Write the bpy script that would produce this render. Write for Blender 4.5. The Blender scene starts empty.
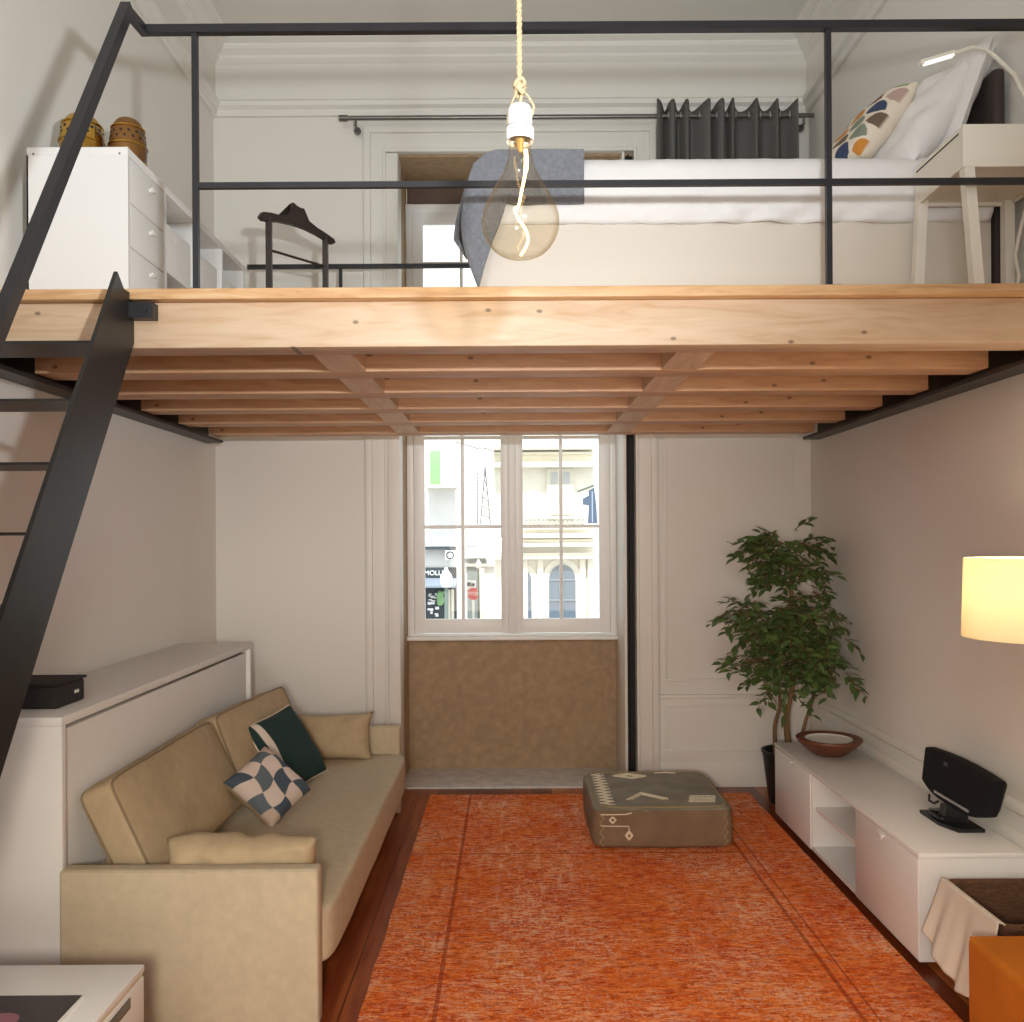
import bpy, bmesh, math, random
from mathutils import Vector, Matrix, noise
random.seed(7)
S = bpy.context.scene
COL = S.collection
PI = math.pi

# ------------------------------------------------------------------ helpers
def lin(c):
    return tuple((v / 12.92 if v <= .04045 else ((v + .055) / 1.055) ** 2.4) for v in c)
def rgb(r, g, b, a=1.0):
    return lin((r / 255, g / 255, b / 255)) + (a,)

def mat(name, col, rough=.5, metal=0.0, bump=0.0, bscale=40.0, var=0.0, vscale=6.0, stretch=(1, 1, 1), spec=.5, coat=0.0,
        emit=None, estr=0.0, sheen=0.0, bdist=.01):
    m = bpy.data.materials.new(name); m.use_nodes = True
    nt = m.node_tree; N = nt.nodes; L = nt.links
    p = N['Principled BSDF']
    p.inputs['Base Color'].default_value = col
    p.inputs['Roughness'].default_value = rough
    p.inputs['Metallic'].default_value = metal
    p.inputs['Specular IOR Level'].default_value = spec
    p.inputs['Coat Weight'].default_value = coat
    p.inputs['Sheen Weight'].default_value = sheen
    if emit:
        p.inputs['Emission Color'].default_value = emit
        p.inputs['Emission Strength'].default_value = estr
    if bump or var:
        tc = N.new('ShaderNodeTexCoord'); mp = N.new('ShaderNodeMapping')
        mp.inputs['Scale'].default_value = stretch
        L.new(tc.outputs['Object'], mp.inputs['Vector'])
    if var:
        n = N.new('ShaderNodeTexNoise'); n.inputs['Scale'].default_value = vscale; n.inputs['Detail'].default_value = 5
        L.new(mp.outputs['Vector'], n.inputs['Vector'])
        r = N.new('ShaderNodeValToRGB')
        d = tuple(max(0, c * (1 - var)) for c in col[:3]) + (1,)
        e = tuple(min(1, c * (1 + var)) for c in col[:3]) + (1,)
        r.color_ramp.elements[0].position = .3; r.color_ramp.elements[0].color = d
        r.color_ramp.elements[1].position = .7; r.color_ramp.elements[1].color = e
        L.new(n.outputs['Fac'], r.inputs['Fac']); L.new(r.outputs['Color'], p.inputs['Base Color'])
    if bump:
        n2 = N.new('ShaderNodeTexNoise'); n2.inputs['Scale'].default_value = bscale; n2.inputs['Detail'].default_value = 4
        L.new(mp.outputs['Vector'], n2.inputs['Vector'])
        b = N.new('ShaderNodeBump'); b.inputs['Strength'].default_value = bump; b.inputs['Distance'].default_value = bdist
        L.new(n2.outputs['Fac'], b.inputs['Height']); L.new(b.outputs['Normal'], p.inputs['Normal'])
    return m

def attr_mat(name, rough=.8, bump=.2, bscale=150.0):
    m = mat(name, (1, 1, 1, 1), rough, bump=bump, bscale=bscale)
    N = m.node_tree.nodes
    a = N.new('ShaderNodeVertexColor'); a.layer_name = 'Pattern'
    m.node_tree.links.new(a.outputs['Color'], N['Principled BSDF'].inputs['Base Color'])
    return m

class G:
    """collects shapes into one bmesh (world coordinates)"""
    def __init__(s): s.bm = bmesh.new()
    def box(s, x0, x1, y0, y1, z0, z1, bev=0.0, seg=2, M=None):
        r = bmesh.ops.create_cube(s.bm, size=1.0)
        vs = r['verts']
        for v in vs:
            v.co = Vector(((x0 + x1) / 2 + v.co.x * (x1 - x0), (y0 + y1) / 2 + v.co.y * (y1 - y0), (z0 + z1) / 2 + v.co.z * (z1 - z0)))
        if bev:
            es = list({e for v in vs for e in v.link_edges})
            r = bmesh.ops.bevel(s.bm, geom=es, offset=bev, segments=seg, affect='EDGES', profile=.5)
            vs = list({v for f in r['faces'] for v in f.verts} | {v for v in vs if v.is_valid})
        if M is not None:
            for v in vs: v.co = M @ v.co
        return s
    def tube(s, pts, r, seg=10, closed=False, caps=True):
        pts = [Vector(p) for p in pts]; n = len(pts)
        rr = r if isinstance(r, (list, tuple)) else [r] * n
        rings = []; up = None
        for i, p in enumerate(pts):
            if closed: t = pts[(i + 1) % n] - pts[i - 1]
            else: t = pts[min(i + 1, n - 1)] - pts[max(i - 1, 0)]
            t.normalize()
            if up is None:
                a = Vector((0, 0, 1)) if abs(t.z) < .9 else Vector((1, 0, 0))
                up = (a - t * a.dot(t)).normalized()
            else:
                up = up - t * up.dot(t)
                up = up.normalized() if up.length > 1e-6 else t.orthogonal().normalized()
            w = t.cross(up)
            rings.append([s.bm.verts.new(p + (up * math.cos(2 * PI * k / seg) + w * math.sin(2 * PI * k / seg)) * rr[i]) for k in range(seg)])
        m = n if closed else n - 1
        for i in range(m):
            A, B = rings[i], rings[(i + 1) % n]
            for k in range(seg):
                s.bm.faces.new((A[k], A[(k + 1) % seg], B[(k + 1) % seg], B[k]))
        if caps and not closed:
            s.bm.faces.new(rings[0][::-1]); s.bm.faces.new(rings[-1])
        return s
    def bar(s, p0, p1, w, h):
        """square bar, w across / h vertical-ish, mitred not needed"""
        p0, p1 = Vector(p0), Vector(p1); t = (p1 - p0).normalized()
        a = Vector((0, 0, 1)) if abs(t.z) < .9 else Vector((0, 1, 0))
        u = (a - t * a.dot(t)).normalized(); v = t.cross(u)
        R = []
        for p in (p0, p1):
            R.append([s.bm.verts.new(p + v * (sx * w / 2) + u * (sz * h / 2)) for sx, sz in ((-1, -1), (1, -1), (1, 1), (-1, 1))])
        for k in range(4): s.bm.faces.new((R[0][k], R[0][(k + 1) % 4], R[1][(k + 1) % 4], R[1][k]))
        s.bm.faces.new(R[0][::-1]); s.bm.faces.new(R[1])
        return s
    def lathe(s, prof, c, seg=40, axis=None):
        c = Vector(c); rings = []
        for r, z in prof:
            if r < 1e-5:
                rings.append([s.bm.verts.new(c + Vector((0, 0, z)))])
            else:
                rings.append([s.bm.verts.new(c + Vector((r * math.cos(2 * PI * k / seg), r * math.sin(2 * PI * k / seg), z))) for k in range(seg)])
        for A, B in zip(rings, rings[1:]):
            for k in range(seg):
                k2 = (k + 1) % seg
                if len(A) == 1 and len(B) == 1: continue
                if len(A) == 1: s.bm.faces.new((A[0], B[k2], B[k]))
                elif len(B) == 1: s.bm.faces.new((A[k], A[k2], B[0]))
                else: s.bm.faces.new((A[k], A[k2], B[k2], B[k]))
        return s
    def prism(s, poly, axis, a0, a1):
        """poly: 2-D points in the plane across `axis` (x->(y,z), y->(x,z), z->(x,y))"""
        def P(p, a):
            return {'x': (a, p[0], p[1]), 'y': (p[0], a, p[1]), 'z': (p[0], p[1], a)}[axis]
        A = [s.bm.verts.new(P(p, a0)) for p in poly]; B = [s.bm.verts.new(P(p, a1)) for p in poly]
        n = len(poly)
        for k in range(n): s.bm.faces.new((A[k], A[(k + 1) % n], B[(k + 1) % n], B[k]))
        s.bm.faces.new(A[::-1]); s.bm.faces.new(B)
        return s
    def soft(s, c, dim, n=6.0, puff=.0, res=16, M=None, wr=0.0, wf=4.0, seed=0):
        """rounded, slightly puffed box; dim = full size"""
        bm2 = bmesh.new(); bmesh.ops.create_cube(bm2, size=2.0)
        bmesh.ops.subdivide_edges(bm2, edges=bm2.edges[:], cuts=res - 1, use_grid_fill=True)
        mp = {}
        for v in bm2.verts:
            p = v.co.copy()
            for k in range(3): p[k] = math.sin(p[k] * PI / 2 * .5) / math.sin(PI / 4)
            q = (abs(p.x) ** n + abs(p.y) ** n + abs(p.z) ** n) ** (1 / n)
            p = p / q
            f = [(1 + puff * (1 - p[(k + 1) % 3] ** 2) * (1 - p[(k + 2) % 3] ** 2)) for k in range(3)]
            d = Vector((p.x * f[0] * dim[0] / 2, p.y * f[1] * dim[1] / 2, p.z * f[2] * dim[2] / 2))
            if wr:
                nn = noise.noise(Vector((d.x * wf + seed, d.y * wf, d.z * wf))) + .5 * noise.noise(Vector((d.x * wf * 2.3, d.y * wf * 2.3 + seed, d.z * wf * 2.3)))
                d += d.normalized() * wr * nn
            co = (M @ d) if M is not None else d
            mp[v] = s.bm.verts.new(Vector(c) + co)
        for f in bm2.faces: s.bm.faces.new([mp[v] for v in f.verts])
        bm2.free()
        return s
    def build(s, name, m, parent=None, smooth=True, angle=35):
        bmesh.ops.recalc_face_normals(s.bm, faces=s.bm.faces[:])
        me = bpy.data.meshes.new(name); s.bm.to_mesh(me); s.bm.free()
        if isinstance(m, (list, tuple)):
            for k in m: me.materials.append(k)
        else: me.materials.append(m)
        if smooth:
            me.polygons.foreach_set('use_smooth', [True] * len(me.polygons)); me.set_sharp_from_angle(angle=math.radians(angle))
        o = bpy.data.objects.new(name, me); COL.objects.link(o)
        if parent is not None: adopt(o, parent)
        return o

def wloc(o):
    v = Vector((0, 0, 0))
    while o is not None: v = v + o.location; o = o.parent
    return v
def adopt(o, parent):
    o.location = -wloc(parent); o.parent = parent
def tag(o, label=None, cat=None, group=None, kind=None):
    if label: o['label'] = label
    if cat: o['category'] = cat
    if group: o['group'] = group
    if kind: o['kind'] = kind
    return o
def thing(name, loc, label, cat, group=None):
    o = bpy.data.objects.new(name, None); o.empty_display_size = .1; o.location = loc; COL.objects.link(o)
    return tag(o, label, cat, group)
def single(g, name, m, base, label, cat, group=None, **k):
    """a thing that is one mesh: origin moved to its base"""
    o = g.build(name, m, **k); b = Vector(base)
    o.data.transform(Matrix.Translation(-b)); o.location = b
    return tag(o, label, cat, group)
def struct(o): return tag(o, kind='structure')
def dup(root, loc, label=None):
    r = root.copy(); COL.objects.link(r); r.location = loc
    if label: r['label'] = label
    for ch in list(root.children):
        c = ch.copy(); COL.objects.link(c); c.parent = r
        for g in ch.children:
            d = g.copy(); COL.objects.link(d); d.parent = c
    return r
def frame(a, b, c):
    """4x4 matrix: local x along a, local y along b, centre c"""
    a = Vector(a).normalized(); b = Vector(b); b = (b - a * b.dot(a)).normalized(); n = a.cross(b)
    M = Matrix.Identity(4)
    for i in range(3): M[i][0] = a[i]; M[i][1] = b[i]; M[i][2] = n[i]; M[i][3] = c[i]
    return M
def pillow(name, w, h, t, M, m, parent=None, pinch=.06, res=28, colf=None, wr=.006, seed=0, power=.5, dent=None):
    bm = bmesh.new(); layer = bm.verts.layers.float_color.new('Pattern') if colf else None
    def P(i, j, sgn):
        u = math.sin((-1 + 2 * i / res) * PI / 2) if False else -1 + 2 * i / res
        v = -1 + 2 * j / res
        x = w / 2 * u * (1 - pinch * (1 - v * v)); y = h / 2 * v * (1 - pinch * (1 - u * u))
        z = sgn * t / 2 * max(0, (1 - u ** 4) * (1 - v ** 4)) ** power
        e = (1 - u * u) * (1 - v * v)
        if dent is not None:
            k_ = math.exp(-((u - dent) / .13) ** 2); z *= 1 - .3 * k_; y += (-.005 * k_ - .02 * max(0, u - .6) + .012 * noise.noise(Vector((u * 2.5, 3, 1)))) * (v > 0) * v
        z += wr * noise.noise(Vector((x * 9 + seed, y * 9, sgn * 3))) * min(1, 4 * e) * 2
        return Vector((x, y, z)), u, v
    gridd = {}
    for sgn in (1, -1):
        for i in range(res + 1):
            for j in range(res + 1):
                edge = i in (0, res) or j in (0, res)
                if sgn == -1 and edge: gridd[(-1, i, j)] = gridd[(1, i, j)]; continue
                p, u, v = P(i, j, sgn)
                vv = bm.verts.new(M @ p)
                if colf: vv[layer] = colf(u, v, sgn) + (1,)
                gridd[(sgn, i, j)] = vv
        for i in range(res):
            for j in range(res):
                q = [gridd[(sgn, i, j)], gridd[(sgn, i + 1, j)], gridd[(sgn, i + 1, j + 1)], gridd[(sgn, i, j + 1)]]
                bm.faces.new(q if sgn == 1 else q[::-1])
    g = G(); g.bm.free(); g.bm = bm
    return g.build(name, m, parent, angle=80)
def pillow_edge(w, h, M, pinch=.06, n=14):
    pts = []
    for k in range(4):
        for i in range(n):
            s_ = -1 + 2 * i / n
            u, v = [(s_, -1), (1, s_), (-s_, 1), (-1, -s_)][k]
            pts.append(M @ Vector((w / 2 * u * (1 - pinch * (1 - v * v)), h / 2 * v * (1 - pinch * (1 - u * u)), 0)))
    return pts
def base_origin(o, label, cat, group=None):
    """give a one-mesh thing its origin at its lowest point"""
    me = o.data; n = len(me.vertices)
    c = sum((v.co for v in me.vertices), Vector()) / n; c.z = min(v.co.z for v in me.vertices)
    me.transform(Matrix.Translation(-c)); o.location = c
    return tag(o, label, cat, group)

# ------------------------------------------------------------------ materials
WALL = mat('wall_paint', rgb(230, 226, 218), .6, bump=.03, bscale=25, spec=.3)
TRIM = mat('trim_paint', rgb(230, 227, 219), .45, spec=.4)
CEIL = mat('ceiling_paint', rgb(226, 223, 216), .7, spec=.2)
WHITE = mat('white_lacquer', rgb(232, 230, 226), .28, spec=.5)
WHITEM = mat('white_melamine', rgb(230, 228, 224), .45)
CREAM = mat('cream_lacquer', rgb(226, 220, 206), .45)
WINW = mat('window_paint', rgb(242, 243, 240), .4)
BLACK = mat('black_steel', rgb(38, 37, 40), .42, metal=.2, var=.15, vscale=12)
STEEL = mat('dark_rolled_steel', rgb(52, 49, 47), .4, metal=.55, var=.2, vscale=3)
DARK = mat('dark_gap', rgb(22, 20, 19), .7)
STONE = mat('granite_parapet', rgb(172, 147, 116), .85, bump=.6, bscale=70, var=.13, vscale=22)
SILLST = mat('grey_stone_slab', rgb(212, 210, 206), .6, bump=.3, bscale=50, var=.15, vscale=14)
BROWNWOOD = mat('brown_lintel_board', rgb(92, 72, 60), .6, var=.15)
LINEN = mat('sofa_linen', rgb(196, 182, 155), .9, bump=.25, bscale=220, var=.06, vscale=30, spec=.2, bdist=.004)
LINEN2 = mat('cushion_linen', rgb(184, 164, 132), .9, bump=.25, bscale=220, var=.06, vscale=24, spec=.2, bdist=.004)
GREEN = mat('dark_green_velvet', rgb(24, 52, 48), .8, bump=.2, bscale=160, sheen=.3)
SEAM_SHADE = mat('cushion_seam_shade', rgb(140, 122, 96), .9)  # darker than the linen: the shadow along the seams is put into the colour
OFFW = mat('off_white_cotton', rgb(222, 210, 192), .9, bump=.2, bscale=140)
SHEET = mat('white_bed_linen', rgb(226, 223, 220), .9, bump=.15, bscale=30, sheen=.1)
BEDBASE = mat('white_bed_base', rgb(216, 206, 192), .6)
TOWEL = mat('grey_towelling', rgb(122, 124, 130), .95, bump=.8, bscale=160, var=.16, vscale=70, sheen=.3, bdist=.008)
CURT = mat('charcoal_curtain', rgb(98, 97, 93), .9, bump=.2, bscale=200)
SUEDE = mat('tan_orange_suede', rgb(192, 110, 32), .85, bump=.2, bscale=90, var=.08, vscale=7, spec=.15)
WICKER = mat('brown_wicker', rgb(98, 66, 42), .7, bump=.9, bscale=90, var=.35, vscale=50, stretch=(1, 1, 3))
BLKPL = mat('black_plastic', rgb(20, 20, 23), .35)
GRILLE = mat('black_speaker_cloth', rgb(13, 12, 15), .7, spec=.25, bump=.3, bscale=400)
SILVER = mat('silver_metal', rgb(200, 200, 202), .3, metal=.9)
GREYM = mat('grey_metal', rgb(120, 118, 114), .35, metal=.8)
BRASS = mat('hammered_brass', rgb(206, 164, 78), .25, metal=1.0, bump=.3, bscale=40)
BROWNBR = mat('dark_bronze', rgb(138, 98, 54), .45, metal=.7)
VALET = mat('dark_brown_wood', rgb(52, 40, 36), .45)
REDWOOD = mat('reddish_bowl_wood', rgb(112, 62, 38), .4, var=.25, vscale=10, stretch=(1, 6, 1))
PORC = mat('white_porcelain', rgb(238, 236, 230), .3)
LEAF = mat('ficus_leaf', rgb(84, 106, 56), .42, var=.4, vscale=9)
BARK = mat('ficus_bark', rgb(128, 98, 68), .8, bump=.4, bscale=60, var=.2)
POT = mat('black_pot', rgb(28, 27, 28), .5)
SOIL = mat('soil', rgb(50, 38, 28), .95, bump=.5)
BAG = mat('black_woven_fabric', rgb(38, 32, 32), .8, bump=.5, bscale=200, var=.3, vscale=80)
MAG = mat('dark_magazine_cover', rgb(46, 40, 42), .3)
PINK = mat('dusky_pink_print', rgb(150, 96, 108), .4)
PAPER = mat('paper_white', rgb(232, 230, 224), .6)
HEADB = mat('dark_headboard', rgb(58, 48, 44), .7)
ROPE = mat('jute_rope', rgb(176, 152, 116), .85, bump=.4, bscale=200)
BANDING = mat('pale_edge_banding', rgb(216, 200, 156), .5)

def wood_mat(name, base, dark, light, axis, rough=.5, grain=26.0, knots=True, knot_sc=3.2):
    m = bpy.data.materials.new(name); m.use_nodes = True
    nt = m.node_tree; N = nt.nodes; L = nt.links; p = N['Principled BSDF']
    p.inputs['Roughness'].default_value = rough
    tc = N.new('ShaderNodeTexCoord'); mp = N.new('ShaderNodeMapping')
    st = {'x': (.12, 1, 1), 'y': (1, .12, 1), 'z': (1, 1, .12)}[axis]
    mp.inputs['Scale'].default_value = st
    L.new(tc.outputs['Object'], mp.inputs['Vector'])
    n1 = N.new('ShaderNodeTexNoise'); n1.inputs['Scale'].default_value = grain; n1.inputs['Detail'].default_value = 6; n1.inputs['Distortion'].default_value = 1.2
    L.new(mp.outputs['Vector'], n1.inputs['Vector'])
    r = N.new('ShaderNodeValToRGB'); e = r.color_ramp.elements
    e[0].position = .28; e[0].color = dark; e[1].position = .75; e[1].color = light
    k = r.color_ramp.elements.new(.5); k.color = base
    L.new(n1.outputs['Fac'], r.inputs['Fac'])
    out = r.outputs['Color']
    if knots:
        mp2 = N.new('ShaderNodeMapping'); L.new(tc.outputs['Object'], mp2.inputs['Vector'])
        mp2.inputs['Rotation'].default_value = (PI / 2, 0, 0); mp2.inputs['Scale'].default_value = (.8, 1, 1.3)
        vo = N.new('ShaderNodeTexVoronoi'); vo.voronoi_dimensions = '2D'; vo.inputs['Scale'].default_value = knot_sc
        L.new(mp2.outputs['Vector'], vo.inputs['Vector'])
        kr = N.new('ShaderNodeValToRGB'); kr.color_ramp.elements[0].position = .018; kr.color_ramp.elements[0].color = (.85, .85, .85, 1)
        kr.color_ramp.elements[1].position = .036; kr.color_ramp.elements[1].color = (0, 0, 0, 1)
        L.new(vo.outputs['Distance'], kr.inputs['Fac'])
        mx = N.new('ShaderNodeMix'); mx.data_type = 'RGBA'
        L.new(kr.outputs['Color'], mx.inputs[0]); L.new(out, mx.inputs[6]); mx.inputs[7].default_value = tuple(c * .35 for c in dark[:3]) + (1,)
        out = mx.outputs[2]
    L.new(out, p.inputs['Base Color'])
    return m
PINE = wood_mat('pine_beam', rgb(206, 176, 144), rgb(192, 157, 121), rgb(214, 188, 159), 'x', knot_sc=3.6)
PINE2 = wood_mat('pine_joist', rgb(206, 164, 126), rgb(190, 142, 104), rgb(216, 178, 142), 'x')
PINEY = wood_mat('pine_blocking', rgb(222, 192, 158), rgb(210, 176, 138), rgb(230, 206, 176), 'y')
DECKW = wood_mat('pine_deck_edge', rgb(208, 164, 116), rgb(190, 142, 96), rgb(220, 182, 138), 'x', grain=40)

def floor_mat():
    m = bpy.data.materials.new('red_brown_floorboards'); m.use_nodes = True
    nt = m.node_tree; N = nt.nodes; L = nt.links; p = N['Principled BSDF']
    p.inputs['Roughness'].default_value = .3
    tc = N.new('ShaderNodeTexCoord')
    sep = N.new('ShaderNodeSeparateXYZ'); L.new(tc.outputs['Object'], sep.inputs[0])
    def math_(op, a, b):
        n = N.new('ShaderNodeMath'); n.operation = op
        for i, v in enumerate((a, b)):
            if v is None: continue
            if isinstance(v, float): n.inputs[i].default_value = v
            else: L.new(v, n.inputs[i])
        return n.outputs[0]
    px = math_('DIVIDE', sep.outputs['X'], .115)
    idx = math_('FLOOR', px, None); fr = math_('FRACT', px, None)
    wn = N.new('ShaderNodeTexWhiteNoise'); wn.noise_dimensions = '1D'; L.new(idx, wn.inputs['W'])
    mp = N.new('ShaderNodeMapping'); mp.inputs['Scale'].default_value = (1, .08, 1); L.new(tc.outputs['Object'], mp.inputs['Vector'])
    no = N.new('ShaderNodeTexNoise'); no.inputs['Scale'].default_value = 30; no.inputs['Detail'].default_value = 5; no.inputs['Distortion'].default_value = 1
    L.new(mp.outputs['Vector'], no.inputs['Vector'])
    mixv = math_('ADD', math_('MULTIPLY', wn.outputs['Value'], .55), math_('MULTIPLY', no.outputs['Fac'], .6))
    r = N.new('ShaderNodeValToRGB'); e = r.color_ramp.elements
    e[0].position = .2; e[0].color = rgb(84, 36, 18); e[1].position = .95; e[1].color = rgb(196, 116, 60)
    k = e.new(.55); k.color = rgb(134, 62, 30)
    L.new(mixv, r.inputs['Fac'])
    gap = math_('LESS_THAN', fr, .03)
    mx = N.new('ShaderNodeMix'); mx.data_type = 'RGBA'; L.new(gap, mx.inputs[0]); L.new(r.outputs['Color'], mx.inputs[6]); mx.inputs[7].default_value = rgb(34, 14, 8)
    L.new(mx.outputs[2], p.inputs['Base Color'])
    return m
FLOOR = floor_mat()

def rug_mat():
    m = bpy.data.materials.new('worn_orange_rug'); m.use_nodes = True
    nt = m.node_tree; N = nt.nodes; L = nt.links; p = N['Principled BSDF']
    p.inputs['Roughness'].default_value = .95; p.inputs['Specular IOR Level'].default_value = .05
    tc = N.new('ShaderNodeTexCoord')
    def nz(sc, scale, det=4, dist=0.0):
        mp = N.new('ShaderNodeMapping'); mp.inputs['Scale'].default_value = scale; L.new(tc.outputs['Object'], mp.inputs['Vector'])
        n = N.new('ShaderNodeTexNoise'); n.inputs['Scale'].default_value = sc; n.inputs['Detail'].default_value = det; n.inputs['Distortion'].default_value = dist
        n.inputs['Roughness'].default_value = .65
        L.new(mp.outputs['Vector'], n.inputs['Vector']); return n.outputs['Fac']
    def ramp(f, *st):
        r = N.new('ShaderNodeValToRGB'); e = r.color_ramp.elements
        e[0].position, e[0].color = st[0]; e[1].position, e[1].color = st[-1]
        for s_ in st[1:-1]:
            k = e.new(s_[0]); k.color = s_[1]
        L.new(f, r.inputs['Fac']); return r.outputs['Color']
    def mix(f, a, b):
        x = N.new('ShaderNodeMix'); x.data_type = 'RGBA'
        if isinstance(f, float): x.inputs[0].default_value = f
        else: L.new(f, x.inputs[0])
        for i, v in ((6, a), (7, b)):
            if isinstance(v, tuple): x.inputs[i].default_value = v
            else: L.new(v, x.inputs[i])
        return x.outputs[2]
    K = (0, 0, 0, 1); W = (1, 1, 1, 1)
    base = ramp(nz(2.4, (1, 1.4, 1), 5), (.34, rgb(206, 72, 32)), (.5, rgb(222, 96, 26)), (.66, rgb(230, 118, 40)))
    def mul(a, b):
        n = N.new('ShaderNodeMath'); n.operation = 'MULTIPLY'; L.new(a, n.inputs[0]); L.new(b, n.inputs[1]); return n.outputs[0]
    # dark flecks of old pattern, woven flecks, worn pale threads
    base = mix(ramp(nz(34, (.7, 1.5, 1), 6), (.48, K), (.62, (.85, .85, .85, 1))), base, rgb(176, 52, 12))
    base = mix(ramp(nz(44, (.55, 1.9, 1), 6), (.50, K), (.60, (.9, .9, .9, 1))), base, rgb(244, 140, 66))
    patch_ = ramp(nz(2.0, (1.2, .8, 1), 4), (.42, (.22, .22, .22, 1)), (.66, W))
    base = mix(mul(patch_, ramp(nz(30, (.7, 2.2, 1), 7), (.50, K), (.62, W))), base, rgb(244, 194, 156))
    base = mix(mul(patch_, ramp(nz(11, (3, .5, 1), 7), (.54, K), (.72, (.8, .8, .8, 1)))), base, rgb(246, 204, 176))
    fine = nz(80, (1, 1.5, 1), 5)
    base = mix(mul(patch_, ramp(fine, (.52, K), (.62, W))), base, rgb(246, 200, 164))
    # border lines
    sep = N.new('ShaderNodeSeparateXYZ'); L.new(tc.outputs['Object'], sep.inputs[0])
    def line(sock, x, w):
        a = N.new('ShaderNodeMath'); a.operation = 'SUBTRACT'; L.new(sock, a.inputs[0]); a.inputs[1].default_value = x
        b = N.new('ShaderNodeMath'); b.operation = 'ABSOLUTE'; L.new(a.outputs[0], b.inputs[0])
        c = N.new('ShaderNodeMath'); c.operation = 'LESS_THAN'; L.new(b.outputs[0], c.inputs[0]); c.inputs[1].default_value = w
        d = N.new('ShaderNodeMath'); d.operation = 'MULTIPLY'; L.new(c.outputs[0], d.inputs[0]); d.inputs[1].default_value = .55
        return d.outputs[0]
    for sock, x, w in (('X', .245, .008), ('X', 1.62, .008), ('X', 1.67, .004), ('Y', 2.72, .006)):
        base = mix(line(sep.outputs[sock], x, w), base, rgb(140, 34, 22))
    L.new(base, p.inputs['Base Color'])
    b = N.new('ShaderNodeBump'); b.inputs['Strength'].default_value = .5; b.inputs['Distance'].default_value = .006
    L.new(fine, b.inputs['Height']); L.new(b.outputs['Normal'], p.inputs['Normal'])
    return m
RUG = rug_mat()

def glass_mat(name, tint, rough=0.0, ior=1.45):
    m = bpy.data.materials.new(name); m.use_nodes = True
    p = m.node_tree.nodes['Principled BSDF']
    p.inputs['Base Color'].default_value = tint; p.inputs['Roughness'].default_value = rough
    p.inputs['Transmission Weight'].default_value = 1.0; p.inputs['IOR'].default_value = ior
    return m
def thin_glass(name, centre, edge):
    m = bpy.data.materials.new(name); m.use_nodes = True
    nt = m.node_tree; N = nt.nodes; L = nt.links; N.clear()
    o = N.new('ShaderNodeOutputMaterial'); t = N.new('ShaderNodeBsdfTransparent'); g = N.new('ShaderNodeBsdfGlossy'); x = N.new('ShaderNodeMixShader')
    lw = N.new('ShaderNodeLayerWeight'); lw.inputs['Blend'].default_value = .35
    r = N.new('ShaderNodeValToRGB'); r.color_ramp.elements[0].position = .35; r.color_ramp.elements[0].color = centre; r.color_ramp.elements[1].position = .95; r.color_ramp.elements[1].color = edge
    L.new(lw.outputs['Facing'], r.inputs['Fac']); L.new(r.outputs['Color'], t.inputs['Color'])
    fr = N.new('ShaderNodeMapRange'); fr.inputs['From Min'].default_value = .3; fr.inputs['From Max'].default_value = 1.0; fr.inputs['To Min'].default_value = .035; fr.inputs['To Max'].default_value = .30; L.new(lw.outputs['Facing'], fr.inputs['Value'])
    g.inputs['Roughness'].default_value = .03; g.inputs['Color'].default_value = (1, .95, .85, 1)
    L.new(fr.outputs[0], x.inputs[0]); L.new(t.outputs[0], x.inputs[1]); L.new(g.outputs[0], x.inputs[2]); L.new(x.outputs[0], o.inputs[0])
    return m
BULBG = thin_glass('amber_bulb_glass', (.95, .91, .83, 1), (.70, .60, .44, 1))
def pane_mat():
    m = bpy.data.materials.new('window_glass'); m.use_nodes = True
    nt = m.node_tree; N = nt.nodes; N.clear()
    o = N.new('ShaderNodeOutputMaterial'); t = N.new('ShaderNodeBsdfTransparent'); g = N.new('ShaderNodeBsdfGlossy'); x = N.new('ShaderNodeMixShader')
    t.inputs['Color'].default_value = (.96, .98, .97, 1); g.inputs['Roughness'].default_value = .02; x.inputs[0].default_value = .025
    nt.links.new(t.outputs[0], x.inputs[1]); nt.links.new(g.outputs[0], x.inputs[2]); nt.links.new(x.outputs[0], o.inputs[0])
    return m
PANE = pane_mat()
def shade_mat():
    m = bpy.data.materials.new('cream_lampshade_fabric'); m.use_nodes = True
    nt = m.node_tree; N = nt.nodes; N.clear()
    o = N.new('ShaderNodeOutputMaterial'); d = N.new('ShaderNodeBsdfDiffuse'); t = N.new('ShaderNodeBsdfTranslucent'); x = N.new('ShaderNodeMixShader')
    d.inputs['Color'].default_value = rgb(244, 236, 216); t.inputs['Color'].default_value = rgb(248, 236, 208); x.inputs[0].default_value = .5
    nt.links.new(d.outputs[0], x.inputs[1]); nt.links.new(t.outputs[0], x.inputs[2]); nt.links.new(x.outputs[0], o.inputs[0])
    return m
SHADE = shade_mat()
FILA = mat('glowing_filament', rgb(255, 214, 140), .5, emit=(1, .66, .26, 1), estr=9)
LED = mat('led_strip', rgb(250, 246, 236), .5, emit=(1, .95, .85, 1), estr=1.2)

XL, XR, YB, ZC = -1.85, 1.87, 5.5, 4.66
YF = -2.6

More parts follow.
